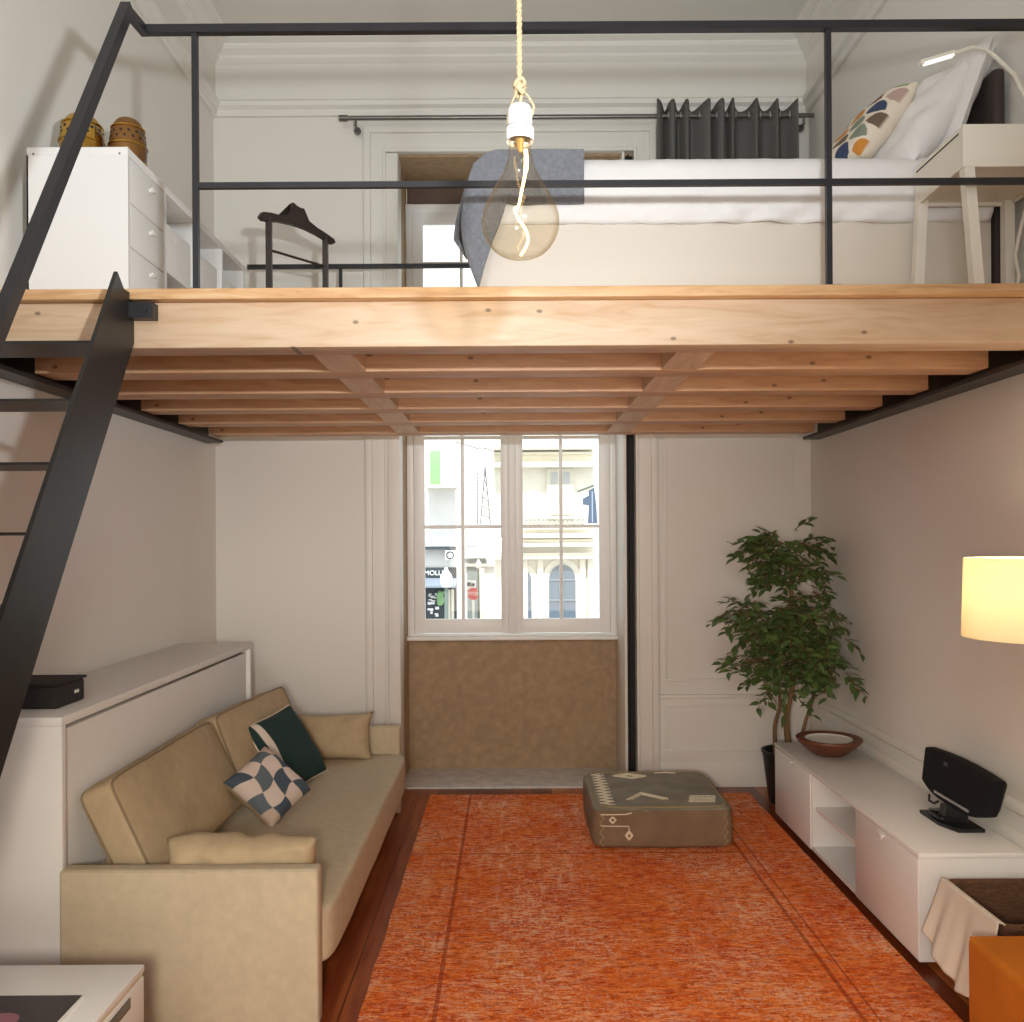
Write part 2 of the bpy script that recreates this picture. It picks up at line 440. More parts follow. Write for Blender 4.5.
# ------------------------------------------------------------------ room shell
struct(G().box(XL - .12, XL, YF, YB + .5, -.1, ZC + .1).build('wall_left', WALL))
struct(G().box(XR, XR + .12, YF, YB + .5, -.1, ZC + .1).build('wall_right', WALL))
g = G()
g.box(XL, -.77, YB, YB + .5, 0, ZC); g.box(.77, XR, YB, YB + .5, 0, ZC); g.box(-.77, .77, YB, YB + .5, 3.97, ZC)
struct(g.build('wall_back', WALL))
struct(G().box(XL - .12, XR + .12, YF - .12, YF, -.1, ZC + .1).build('wall_front', WALL))
struct(G().box(XL, XR, YF, YB + .5, -.1, 0).build('floor', FLOOR))
struct(G().box(XL, XR, YF, YB + .5, ZC, ZC + .1).build('ceiling', CEIL))
# stone niche under and around the window
g = G(); g.box(-.77, .77, 5.93, 6.0, .0, .89); struct(g.build('wall_parapet', STONE))
g = G()
g.box(-.77, -.70, 5.62, 6.0, .0, 3.97); g.box(-.77, .77, 5.52, 6.0, 3.955, 3.97)
struct(g.build('trim_1', STONE))
struct(G().box(-.77, .77, 5.49, 5.93, .0, .012).build('trim_2', SILLST))
# lining boards of the opening: white on both sides, with a dark shutter slot
g = G(); g.box(-.77, -.695, 5.455, 5.62, .012, 3.955, .004); struct(g.build('trim_3', TRIM))
g = G(); g.box(.695, .712, 5.455, 5.95, .012, 3.955, .003); g.box(.7, .77, 5.6, 5.95, .012, 3.955); struct(g.build('trim_4', TRIM))
g = G(); g.box(.715, .768, 5.53, 5.59, .012, 3.955); g.box(.735, .745, 5.5, 5.53, .012, 3.955); struct(g.build('trim_5', DARK))
g = G(); g.box(-.69, .69, 5.9, 5.95, 3.80, 3.955); struct(g.build('trim_6', BROWNWOOD))
# architrave
g = G()
for s_ in (-1, 1):
    a, b = sorted((s_ * .77, s_ * .90)); g.box(a, b, 5.47, 5.5, 0, 4.12, .006)
    a, b = sorted((s_ * .865, s_ * .91)); g.box(a, b, 5.45, 5.49, 0, 4.125, .008)
    a, b = sorted((s_ * .77, s_ * .79)); g.box(a, b, 5.455, 5.49, 0, 3.985, .006)
g.box(-.898, .898, 5.472, 5.499, 3.968, 4.118, .006); g.box(-.909, .909, 5.452, 5.488, 4.082, 4.127, .008); g.box(-.787, .787, 5.457, 5.489, 3.963, 3.992, .006)
struct(g.build('trim_7', TRIM))
# cornice with frieze, mitred round three walls
prof = [(0, 4.20), (.02, 4.20), (.03, 4.22), (.03, 4.235), (.055, 4.25), (.06, 4.275), (.045, 4.285), (.025, 4.30), (.022, 4.31), (.022, 4.52),
        (.04, 4.53), (.055, 4.545), (.055, 4.56), (.09, 4.585), (.10, 4.60), (.10, 4.61), (.14, 4.625), (.15, 4.64), (.15, 4.66), (0, 4.66)]
bm = bmesh.new(); rings = []
for fn in (lambda d: (XL + d, YF), lambda d: (XL + d, YB - d), lambda d: (XR - d, YB - d), lambda d: (XR - d, YF)):
    rings.append([bm.verts.new((*fn(d), z)) for d, z in prof])
for A, B in zip(rings, rings[1:]):
    for k in range(len(prof) - 1): bm.faces.new((A[k], A[k + 1], B[k + 1], B[k]))
g = G(); g.bm.free(); g.bm = bm; struct(g.build('trim_8', TRIM, angle=20))
# skirting / dado of the right and back wall
def skirt(name, pts):
    pr = [(0, .57), (.012, .57), (.022, .555), (.022, .54), (.01, .525), (.01, .46), (.02, .445), (.02, .0)]
    bm = bmesh.new(); R = [[bm.verts.new((*f(d), z)) for d, z in pr] for f in pts]
    for A, B in zip(R, R[1:]):
        for k in range(len(pr) - 1): bm.faces.new((A[k], A[k + 1], B[k + 1], B[k]))
    g = G(); g.bm.free(); g.bm = bm; return struct(g.build(name, TRIM, angle=20))
skirt('baseboard_right', (lambda d: (XR - d, YF), lambda d: (XR - d, YB)))
def panel_frame(g, x0, x1, z0, z1, y, w=.018, d=.01):
    for n_, (a, b, c, e) in enumerate(((x0, x1, z0, z0 + w), (x0, x1, z1 - w, z1), (x0 + .0005, x0 + w, z0 + .0005, z1 - .0005), (x1 - w, x1 - .0005, z0 + .0005, z1 - .0005))):
        q = .001 * (n_ > 1); g.box(a, b, y - d + q, y + .002 + q, c, e, .004)
g = G()
g.box(.91, XR, 5.485, 5.5, 0, .16, .004); g.box(.91, XR, 5.49, 5.5, .16, .57); g.box(.91, XR, 5.475, 5.5, .555, .58, .006)
panel_frame(g, .95, 1.72, .22, .52, 5.49)
panel_frame(g, .95, 1.78, .66, 4.02, 5.5)
g.box(XL, -.91, 5.485, 5.5, 0, .16, .004)
struct(g.build('baseboard_back', TRIM))

# ------------------------------------------------------------------ window
wn = struct(bpy.data.objects.new('window_1', None)); COL.objects.link(wn); wn.location = (0, 5.95, .89)
Y0, Y1 = 5.88, 5.95
g = G(); g.box(-.7, -.655, Y0, Y1, .89, 3.80, .004); g.box(.655, .7, Y0, Y1, .89, 3.80, .004); g.box(-.699, .699, Y0 + .002, Y1 - .002, .891, .926, .004); g.box(-.699, .699, Y0 + .002, Y1 - .002, 3.741, 3.799, .004)
g.build('window_frame', WINW, wn)
g = G(); g.box(-.705, .70, 5.83, 5.93, .885, .912, .006); g.build('window_sill', WINW, wn)
for s_ in (-1, 1):
    a, b = (-.652, .004) if s_ < 0 else (.004, .652)
    a, b = (-.652, -.004) if s_ < 0 else (.004, .652)
    st = .07
    g = G(); y0, y1 = 5.865, 5.905
    g.box(a, a + st, y0, y1, .93, 3.735, .005); g.box(b - st, b, y0, y1, .93, 3.735, .005)
    g.box(a + .001, b - .001, y0 + .0015, y1 - .0015, .931, 1.025, .004); g.box(a + .001, b - .001, y0 + .0015, y1 - .0015, 3.66, 3.734, .004)
    g.box((a + b) / 2 - .011, (a + b) / 2 + .011, y0 + .003, y1 - .003, 1.02, 3.67, .004)
    for z in (1.64, 2.235, 2.83, 3.40): g.box(a + st - .01, b - st + .01, y0 + .005, y1 - .005, z - .011, z + .011, .004)
    sash = g.build('window_sash', WINW, wn)
    g = G(); g.box(a + st, b - st, 5.884, 5.887, 1.02, 3.67); g.build('pane', PANE, sash)
g = G(); g.box(-.028, .028, 5.845, 5.87, .93, 3.735, .008); g.build('meeting_strip', WINW, wn)
g = G(); g.tube([(0, 5.845, 1.36), (0, 5.825, 1.36)], .012); g.tube([(0, 5.828, 1.42), (0, 5.826, 1.36), (0, 5.828, 1.30)], [.008, .011, .008]); g.lathe([(0, 1.33), (.012, 1.335), (.014, 1.36), (.012, 1.385), (0, 1.39)], (0, 5.835, 0), 14)
g.build('latch_handle', WINW, wn)

# ------------------------------------------------------------------ loft
ZU, ZD = 2.175, 2.358
lf = thing('loft_platform', (0, 4.0, ZU), 'pine mezzanine platform with exposed joists spanning the room between dark steel wall channels', 'platform')
G().box(-1.845, 1.865, 2.80, 5.33, 2.323, ZD, .004).build('deck', DECKW, lf)
G().box(-1.845, 1.865, 2.835, 2.955, ZU, 2.322, .004).build('front_beam', PINE, lf)
JY = [3.25, 3.72, 4.18, 4.65, 5.12]
j0 = None
for y in JY:
    x0 = -1.76; x1 = 1.765
    if j0 is None:
        j0 = G().box(x0, x1, -.07, .07, ZU, 2.322, .004).build('joist', PINE2)
        j0.location = Vector((0, y + .07, 0)) - wloc(lf); j0.parent = lf
    else:
        j = j0.copy(); COL.objects.link(j); j.location = Vector((0, y + .07, 0)) - wloc(lf)
for sx in (-.60, .62):
    prev = 2.956
    for y in JY:
        G().box(sx - .065, sx + .065, prev + .001, y - .001, ZU + .001, 2.30).build('blocking', PINEY, lf); prev = y + .14
for s_, xw in ((-1, XL + .004), (1, XR - .004)):
    a = xw; b = xw - s_ * .012; c = xw - s_ * .10
    g = G(); g.box(*sorted((a, b)), 2.96, 5.33, ZU - .02, 2.322); g.box(*sorted((a, c)), 2.5 if False else 2.96, 5.33, ZU - .028, ZU - .012)
    g.build('wall_channel', STEEL, lf)

# railing: posts, rails and the stair handrail welded to it
rl = thing('loft_railing', (0, 2.845, ZD), 'black steel railing along the front edge of the loft with sloping stair handrail', 'railing')
RY, RZ = 2.845, 3.205
g = G(); g.bar((-1.18, RY, RZ), (1.865, RY, RZ), .026, .026); g.bar((-1.18, RY + .013, RZ), (-1.18, 2.715, RZ - .012), .026, .026)
g.build('top_rail', BLACK, rl)
g = G(); g.bar((-1.18, 2.722, 3.205), (-1.18, 1.455, 1.094), .030, .034); g.build('stair_handrail', BLACK, rl)
g = G(); g.bar((-1.015, RY, 2.70), (1.865, RY, 2.70), .016, .019); g.build('middle_rail', BLACK, rl)
for x in (-1.015, 1.03):
    g = G(); g.bar((x, RY, ZD), (x, RY, RZ - .012), .018, .018); g.box(x - .03, x + .03, RY - .03, RY + .03, ZD, ZD + .004); g.build('post', BLACK, rl)
g = G(); g.bar((-1.2, 1.47, 1.15), (-1.235, 1.55, .98), .03, .03); g.build('handrail_bracket', BLACK, rl)

gr = thing('guard_rail', (0, 5.29, ZD), 'thin low black guard rail in front of the upper window behind the valet stand', 'railing')
g = G(); g.bar((-1.58, 5.29, 3.20), (1.85, 5.29, 3.20), .02, .026); g.build('top_rail', BLACK, gr)
for x in (-1.02, .4, 1.8):
    G().bar((x, 5.29, ZD), (x, 5.29, 3.188), .018, .018).build('post', BLACK, gr)

# ladder stair
ld = thing('ladder_stair', (-1.5, 1.2, 0), 'steep dark steel ladder stair with flat plate sides leading up to the loft', 'ladder')
sl = .844 / .518
def stringer(x):
    # plate in the Y-Z plane
    pts = [(2.715, 2.386), (2.76, 2.345), (2.832, 2.345), (2.832, 2.19), (2.832 - 2.19 / 1.585, 0), (2.171 - 1.505 / sl, 0), (2.171, 1.505)]
    return G().prism(pts, 'x', x - .012, x).build('stringer', STEEL, ld, smooth=False)
stringer(-1.212); stringer(-1.80)
for k in range(12):
    z = 2.131 - .187 * k
    if z < .1: break
    y = 2.171 + (z - 1.505) / sl
    g = G(); g.box(-1.799, -1.225, y + .004, y + .205, z, z + .007); g.build('tread', STEEL, ld)
g = G(); g.box(-1.225, -1.135, 2.79, 2.834, 2.262, 2.312); g.tube([(-1.16, 2.795, 2.287), (-1.16, 2.784, 2.287)], .009, 6); g.build('wall_bracket', BLACK, ld)

# ------------------------------------------------------------------ pendant bulb
bx, by = .022, 1.86
pb = thing('pendant_bulb', (bx, by, 2.146), 'oversized clear amber pendant bulb hanging on a twisted jute cord', 'pendant lamp')
r0 = [(0, 0), (.02, .001), (.04, .006), (.058, .018), (.072, .036), (.0805, .058), (.0825, .078), (.079, .098), (.069, .122), (.056, .145), (.043, .166), (.033, .185), (.0265, .205), (.0235, .225), (.0225, .245), (.0225, .252)]
def smoothp(p, n=3):
    for _ in range(n):
        q = [p[0]]
        for a, b in zip(p, p[1:]): q += [(.75 * a[0] + .25 * b[0], .75 * a[1] + .25 * b[1]), (.25 * a[0] + .75 * b[0], .25 * a[1] + .75 * b[1])]
        q.append(p[-1]); p = q
    return p
po = smoothp(r0, 2); t_ = .0009
pi_ = [(max(0, r - t_), z + t_ * (1 - 2 * min(1, z / .1) * .5)) for r, z in po]; pi_[0] = (0, t_)
pi_ = [(0 if i == 0 else r, z) for i, (r, z) in enumerate(pi_)]
g = G(); g.lathe(po, (bx, by, 2.146), 64); g.build('glass_bulb', BULBG, pb, angle=80)
g = G(); pts = []
for i in range(60):
    t = i / 59; z = 2.152 + .225 * (1 - t)
    a = .010 if t < .5 else .012 + .010 * math.sin((t - .5) * 6.3)
    pts.append((bx + .012 + (-.016) * t * (1.2 if t < .6 else 1) + a * math.sin(t * 9) * (.4 if t < .55 else .9), by + .006 * math.cos(t * 14), z))
g.tube(pts, [(.0052 if 4 < i < 14 else .0042) - .0016 * min(1, i / 25) for i in range(60)], 8); g.build('filament', FILA, pb)
g = G(); g.tube([(bx, by, 2.396), (bx, by, 2.37)], [.010, .004], 8); g.build('filament_stem', mat('brass_stem', rgb(200, 160, 96), .4, metal=.6), pb)
g = G(); g.lathe([(.0225, 2.395), (.029, 2.392), (.030, 2.40), (.030, 2.418), (.0285, 2.42), (.027, 2.423), (.026, 2.455), (.022, 2.464), (.012, 2.47), (0, 2.47)], (bx, by, 0), 32)
g.build('lamp_holder', PORC, pb)
g = G(); g.lathe([(.0292, 2.4185), (.0296, 2.4195), (.0292, 2.421)], (bx, by, 0), 32); g.build('holder_ring', GREYM, pb)
g = G()
for k in range(3):
    pts = []
    for i in range(230):
        z = 2.50 + (ZC - 2.50) * i / 229; a = 2 * PI * k / 3 + z * 150
        pts.append((bx + .0035 * math.cos(a), by + .0035 * math.sin(a), z))
    g.tube(pts, .0032, 6)
cord = g.build('cord', ROPE, pb)
g = G()
for k in range(3):
    a0 = k * 2.1
    pts = [(bx + .011 * math.cos(a0 + i * .55) * (1 if k else .8), by + .011 * math.sin(a0 + i * .55), 2.496 + .02 * k * .5 + .005 * math.sin(i * 1.1)) for i in range(12)]
    g.tube(pts, .0042, 8, closed=True)
g.tube([(bx, by, 2.52), (bx + .004, by, 2.49), (bx, by, 2.468)], .004, 8)
g.build('cord_knot', ROPE, pb)
g = G(); g.tube([(bx + .004, by - .006, 2.50), (bx + .02, by - .006, 2.482), (bx + .030, by - .004, 2.465), (bx + .027, by, 2.45), (bx + .02, by, 2.44)], .0024, 6)
g.tube([(bx - .004, by - .006, 2.50), (bx - .015, by - .006, 2.475), (bx - .026, by, 2.45), (bx - .027, by, 2.42)], .0018, 6); g.build('cord_loop', ROPE, pb)

# ------------------------------------------------------------------ upper storage unit
su = thing('storage_unit', (-1.63, 3.95, ZD), 'low white storage unit with drawers and open bays along the wall on the loft', 'storage unit')
sx0, sx1, sy0, sy1, sz1 = -1.79, -1.415, 3.26, 4.68, 3.016
t = .018
bays = [sy0 + (sy1 - sy0) * k / 4 for k in range(5)]
g = G(); g.box(sx0, sx1, sy0, sy1, sz1 - .03, sz1, .002); g.box(sx0, sx1, sy0, sy1, ZD, ZD + .03)
g.box(sx0, sx0 + .006, sy0, sy1, ZD, sz1 - .03)
for k, y in enumerate(bays):
    a = min(max(y - t / 2, sy0), sy1 - t); g.box(sx0, sx1, a, a + t, ZD + .03, sz1 - .03)
for k in (1, 2, 3): g.box(sx0, sx1 - .004, bays[k] + t / 2, bays[k + 1] - t / 2, 2.665, 2.683)
g.build('carcass', WHITEM, su)
for x in (-1.765, -1.445):
    G().tube([(x, sy0 + .002, sz1 - .025), (x, sy0 - .001, sz1 - .025)], .004, 10).build('screw_cap', GREYM, su)
zz = [2.983, 2.815, 2.650, 2.485, 2.39]
for k in range(4):
    z1, z0 = zz[k] - .002, zz[k + 1] + .002
    dr = G().box(sx1 - .3, sx1, sy0 + t + .003, bays[1] - t / 2 - .003, z0, z1, .002).build('drawer', WHITEM, su)
    ym = (sy0 + bays[1]) / 2 + .02
    g = G(); g.tube([(sx1 - .001, ym, z1 - .05), (sx1 + .02, ym, z1 - .05)], [.008, .008], 10); g.box(sx1 + .014, sx1 + .021, ym - .022, ym + .022, z1 - .056, z1 - .044, .003); g.build('handle', WHITEM, dr)
# boxes in the open bays
n_ = 0
lab = {(1, 1): 'white storage box on upper shelf beside the drawers', (1, 0): 'white storage box on lower shelf beside the drawers',
       (2, 1): 'white storage box on upper shelf in middle bay of low unit', (2, 0): 'white storage box on lower shelf in middle bay of low unit',
       (3, 1): 'white storage box on upper shelf at far end of low unit', (3, 0): 'white storage box on lower shelf at far end of low unit'}
for k in (1, 2, 3):
    for up in (1, 0):
        z0 = 2.684 if up else ZD + .031; z1 = z0 + (.20 if up else .22)
        g = G(); g.box(sx0 + .03, sx1 - .02, bays[k] + .02, bays[k + 1] - .02, z0, z1, .006)
        g.box(sx1 - .024, sx1 - .018, (bays[k] + bays[k + 1]) / 2 - .03, (bays[k] + bays[k + 1]) / 2 + .03, z1 - .06, z1 - .035, .003)
        single(g, 'storage_box', WHITEM, ((sx0 + sx1) / 2, (bays[k] + bays[k + 1]) / 2, z0), lab[(k, up)], 'box', 'white boxes in the loft storage unit')

# brass lanterns
def lantern(x, y, r, h, label, dark):
    z = sz1 + .001
    o = thing('brass_lantern', (x, y, z), label, 'lantern', 'brass lanterns on the storage unit')
    p = smoothp([(0, 0), (r * .8, 0), (r * .97, h * .12), (r, h * .4), (r * .93, h * .7), (r * .7, h * .92), (r * .42, h), (0, h * 1.0)], 2)
    gb = G(); gb.lathe(p, (x, y, z), 40); nf = len(gb.bm.faces)
    g = G()
    for zz_, rr in ((h * .1, r * .955), (h * .42, r * 1.005), (h * .78, r * .87)):
        g.tube([(x + rr * math.cos(a * PI / 16), y + rr * math.sin(a * PI / 16), z + zz_) for a in range(32)], .004, 6, closed=True)
    g.build('band', BRASS, o)
    for row, (zf, rr) in enumerate(((.22, .99), (.32, 1.0), (.55, .985), (.66, .955))):
        for k in range(14):
            a = 2 * PI * (k + .5 * (row % 2)) / 14; q = Vector((math.cos(a), math.sin(a), 0)); c = Vector((x, y, z + zf * h)) + q * rr * r * .972
            gb.tube([c - q * .004, c + q * .0008], r * .075, 8)
    bo = gb.build('body', [BROWNBR if dark else BRASS, DARK], o, angle=60)
    for k in range(nf, len(bo.data.polygons)): bo.data.polygons[k].material_index = 1
    g = G(); g.tube([(x + r * .75, y - r * .4, z + h * .75), (x + r * 1.2, y - r * .5, z + h * .45), (x + r * 1.25, y - r * .5, z + h * .15), (x + r * 1.0, y - r * .45, z + .004)], .0025, 6); g.build('handle', GREYM, o)
    return o
lantern(-1.66, 3.42, .083, .19, 'shiny brass lantern with domed top, the one nearer the wall', False)
lantern(-1.50, 3.46, .070, .195, 'dark bronze pierced lantern at the open edge of the white unit', True)

# valet stand
vs = thing('valet_stand', (-1.13, 4.63, ZD), 'dark brown wooden valet stand with shoulder hanger top', 'valet stand')
A = Vector((-1.228, 4.48, 0)); Bv = Vector((-1.0, 4.76, 0)); d = (Bv - A).normalized(); w = Vector((-d.y, d.x, 0))
for q in (A, Bv):
    G().bar((q.x, q.y, ZD + .05), (q.x, q.y, 3.20), .028, .028).build('post', VALET, vs)
    g = G(); f = q - w * .14; b = q + w * .14; g.bar((f.x, f.y, ZD + .025), (b.x, b.y, ZD + .025), .03, .05); g.build('foot', VALET, vs)
for z, r in ((3.035, .007), (2.62, .009)):
    G().tube([(A.x, A.y, z), (Bv.x, Bv.y, z)], r, 8).build('crossbar', VALET, vs)
def hp(s_, z): q = A + d * s_; return (q.x, q.y, z)
L_ = (Bv - A).length
top = [(-.06, 3.185), (-.045, 3.212), (.0, 3.222), (.06, 3.226), (.11, 3.242), (.135, 3.275), (.142, 3.315), (.165, 3.305), (.185, 3.30), (.212, 3.302), (.218, 3.27), (.245, 3.245), (.30, 3.225), (L_, 3.21), (L_ + .05, 3.195), (L_ + .06, 3.178)]
bot = [(L_ + .045, 3.166), (L_, 3.176), (.30, 3.19), (.22, 3.20), (.14, 3.20), (.06, 3.192), (0, 3.178), (-.04, 3.172)]
poly = top + bot
bm = bmesh.new(); R = []
for sgn in (-1, 1): R.append([bm.verts.new(Vector(hp(a, z)) + w * (.014 * sgn)) for a, z in poly])
n_ = len(poly)
for k in range(n_): bm.faces.new((R[0][k], R[0][(k + 1) % n_], R[1][(k + 1) % n_], R[1][k]))
bm.faces.new(R[0][::-1]); bm.faces.new(R[1])
bmesh.ops.triangulate(bm, faces=[f for f in bm.faces if len(f.verts) > 4])
g = G(); g.bm.free(); g.bm = bm; g.build('shoulder_hanger', VALET, vs, angle=30)

# curtain rod and curtain
cr = thing('curtain_rod', (.4, 5.38, 4.16), 'slim grey metal curtain rod above the window', 'curtain rod')
RZc, RYc = 4.135, 5.38
G().tube([(-1.01, RYc, RZc), (1.86, RYc, RZc)], .013, 14).build('rod', GREYM, cr)
for x in (-1.02,):
    G().tube([(x - .02, RYc, RZc), (x + .03, RYc, RZc)], .019, 14).build('end_cap', GREYM, cr)
for x in (-.94, 1.80):
    g = G(); g.tube([(x, RYc, RZc - .012), (x, RYc, RZc - .05), (x, 5.445, RZc - .05)], .008, 8); g.tube([(x, 5.45, RZc - .05), (x, 5.435, RZc - .05)], .022, 12); g.build('bracket', GREYM, cr)
ct = thing('grommet_curtain', (1.33, RYc, 2.45), 'charcoal grey eyelet curtain pushed along the rod behind the bed', 'curtain')
bm = bmesh.new(); cols = 170; rows = 26; x0, x1 = .895, 1.745; gv = []
pl = [0, .13, .2, .36, .47, .53, .72, .86, 1.0]
def pleat(u):
    for a, b in zip(pl, pl[1:]):
        if u <= b + 1e-9:
            f = (u - a) / (b - a); return math.cos(2 * PI * f)
    return 1
for j in range(rows + 1):
    z = 4.205 - (4.205 - 2.46) * j / rows; row = []
    for i in range(cols + 1):
        u = i / cols; amp = .062 * (1 - .12 * math.sin(j * .4 + i * .05))
        zz_ = z + (.02 * (pleat(u) - .2) * (1 - j / 3) if j < 3 else 0)
        row.append(bm.verts.new((x0 + (x1 - x0) * u + .012 * math.sin(u * 40) , RYc - pleat(u) * amp * .72, zz_)))
    gv.append(row)
for j in range(rows):
    for i in range(cols): bm.faces.new((gv[j][i], gv[j][i + 1], gv[j + 1][i + 1], gv[j + 1][i]))
g = G(); g.bm.free(); g.bm = bm; co = g.build('curtain_panel', CURT, ct, angle=180)
sm = co.modifiers.new('thick', 'SOLIDIFY'); sm.thickness = .003
for a, b in zip(pl, pl[1:]):
    for f in (.25, .75):
        x = x0 + (x1 - x0) * (a + (b - a) * f)
        G().tube([(x + .021 * math.cos(k * PI / 8) * .35, RYc + .021 * math.cos(k * PI / 8), RZc + .021 * math.sin(k * PI / 8)) for k in range(16)], .0045, 6, closed=True).build('eyelet', SILVER, ct)

# ------------------------------------------------------------------ bed
BX0, BX1, BY0, BY1 = -.125, 1.795, 3.28, 4.68
bd = thing('bed', (.83, 3.98, ZD), 'white storage bed on the loft with white bedding', 'bed')
G().box(BX0, BX1, BY0, BY1, ZD, 2.738, .006).build('bed_base', BEDBASE, bd)
G().soft(((BX0 + BX1) / 2, (BY0 + BY1) / 2, 2.846), (BX1 - BX0 - .01, BY1 - BY0 - .01, .213), 10, .0, 12).build('mattress', SHEET, bd)
# duvet skirt: top sheet with wrinkled front drop
bm = bmesh.new(); nx, ns = 120, 26; gv = []
for i in range(nx + 1):
    x = BX0 + .0 + (BX1 - .01 - BX0) * i / nx; row = []
    for j in range(ns + 1):
        s_ = j / ns
        if s_ < .4:
            y = BY1 - .02 - (BY1 - BY0 - .04) * (s_ / .4); z = 2.968 + .012 * noise.noise(Vector((x * 4, y * 4, 0)))
        else:
            f = (s_ - .4) / .6; y = BY0 - .004 - .024 * math.sin(f * PI) ** .7 ; z = 2.968 + .002 - .245 * f
            y += (.010 * noise.noise(Vector((x * 3.5, f * 1.2, 5))) + .013 * noise.noise(Vector((x * 11 + f * 4, f * 2, 1))) + .006 * noise.noise(Vector((x * 26 - f * 6, f * 3, 4)))) * (.4 + f)
            z += .006 * noise.noise(Vector((x * 6, 2, 7))) * f
            if f < .15: y += .02 * (1 - f / .15)
        z -= .05 * max(0, 1 - (x - BX0) / .09) ** 2
        row.append(bm.verts.new((x, y, z)))
    gv.append(row)
for i in range(nx):
    for j in range(ns): bm.faces.new((gv[i][j], gv[i + 1][j], gv[i + 1][j + 1], gv[i][j + 1]))
g = G(); g.bm.free(); g.bm = bm; o = g.build('duvet', SHEET, bd, angle=180)
sm = o.modifiers.new('thick', 'SOLIDIFY'); sm.thickness = .012; sm.offset = 0
G().box(1.80, 1.85, BY0 - .01, BY1, ZD, 3.30, .02).build('headboard', HEADB, bd)

# towel over the foot corner
bm = bmesh.new(); nu, nv = 40, 44; gv = []
fx1 = .272
def towel(u, v):
    # u 0..1 across from the hanging corner to the flap's far edge, v 0..1 from top back edge down
    x = -.13 + (fx1 + .13) * u
    if v < .35:
        f = v / .35; return Vector((x, BY0 + .42 - .44 * f, 2.988 - .05 * max(0, 1 - u / .22) ** 2 + .012 * math.sin(f * PI) + .004 * noise.noise(Vector((x * 8, f * 4, 0)))))
    f = (v - .35) / .65
    drop = .205 if u > .30 else .205 + .275 * (1 - u / .30) ** 1.1
    y = BY0 - .052 - .006 * math.sin(f * PI) + .012 * math.sin(u * 16) * f * (1 if u < .4 else .25) - .035 * f * max(0, 1 - u / .35) + .014 * math.sin(u * 26 + f * 4) * f * max(0, 1 - u / .5)
    x2 = x - (.085 * math.sin(min(1, f * 1.35) * PI / 2)) * max(0, 1 - u / .30) + (.10 * f * f) * max(0, 1 - u / .3)
    return Vector((x2, y, 2.988 - .05 * max(0, 1 - u / .22) ** 2 - drop * f + .003 * noise.noise(Vector((x * 10, f * 5, 2)))))
for i in range(nu + 1): gv.append([bm.verts.new(towel(i / nu, j / nv)) for j in range(nv + 1)])
for i in range(nu):
    for j in range(nv): bm.faces.new((gv[i][j], gv[i + 1][j], gv[i + 1][j + 1], gv[i][j + 1]))
# side fall beyond the foot end
sv = []
for i in range(13):
    f = i / 12; row = []
    for j in range(21):
        h = j / 20
        y = BY0 + .40 - .43 * f; dz = .36 * (.55 + .45 * f) * h
        row.append(bm.verts.new((BX0 - .008 - .066 * math.sin(min(1, h * 1.25) * PI / 2) * (.45 + .55 * f) + .014 * math.sin(f * 9 + h * 2) * h + .05 * max(0, h - .8) / .2 * f, y - .014 * h * math.sin(f * 7), 2.945 - dz)))
    sv.append(row)
for i in range(12):
    for j in range(20): bm.faces.new((sv[i][j], sv[i + 1][j], sv[i + 1][j + 1], sv[i][j + 1]))
g = G(); g.bm.free(); g.bm = bm; tw = g.build('towel', TOWEL, angle=180)
tw.modifiers.new('thick', 'SOLIDIFY').thickness = .010
base_origin(tw, 'grey terry towel hanging over the foot corner of the bed', 'towel')

# pillows on the bed
SC = {k: lin(tuple(v / 255 for v in c)) for k, c in dict(w=(222, 210, 192), o=(196, 130, 50), g=(140, 158, 104), b=(52, 66, 96), s=(128, 136, 120), m=(108, 62, 46), p=(178, 152, 142), t=(104, 88, 72)).items()}
def scales(u, v, sgn):
    if sgn < 0: return SC['w']
    sx, sy = 2.3, 3.0
    X, Y = (u + 1) * sx, (v + 1) * sy
    best = None
    r = int(math.floor(Y / 1.05))
    for row in (r, r + 1, r - 1):
        off = .8 * (row % 2)
        c = round((X - off) / 1.6)
        cx = c * 1.6 + off; cy = row * 1.05
        if Y < cy - 1e-6: continue
        dd = math.hypot((X - cx) / .8, (Y - cy) / 1.25)
        if dd <= 1.0 and (best is None or row < best[0]): best = (row, c, dd)
    if best is None: return SC['w']
    row, c, dd = best
    if dd > .84: return SC['w']
    return SC['ogbsmpt'[(row * 3 + c * 2 + row * c) % 7]]
PATT = attr_mat('printed_cotton', .85)
Mp = frame((-.27, .95, .0), (.27, -.01, .31), (1.425, 3.53, 3.165))
o = pillow('scale_cushion', .30, .41, .13, Mp, PATT, colf=lambda u, v, s: scales(u, v, -s), res=170)
base_origin(o, 'cushion printed with multicoloured fish scales leaning on the bed', 'cushion')
Mp = frame((-.22, .97, 0), (.34, 0, .43), (1.605, 3.60, 3.185))
o = pillow('bed_pillow', .64, .60, .17, Mp, SHEET, wr=.014, pinch=.04)
base_origin(o, 'white bed pillow leaning behind the patterned cushion', 'pillow')
Mp = frame((0, 1, 0), (.15, 0, .42), (1.725, 3.58, 3.20))
o = pillow('bed_pillow', .62, .50, .09, Mp, SHEET, wr=.010, pinch=.04, seed=4)
base_origin(o, 'white bed pillow squeezed upright against the dark headboard', 'pillow')

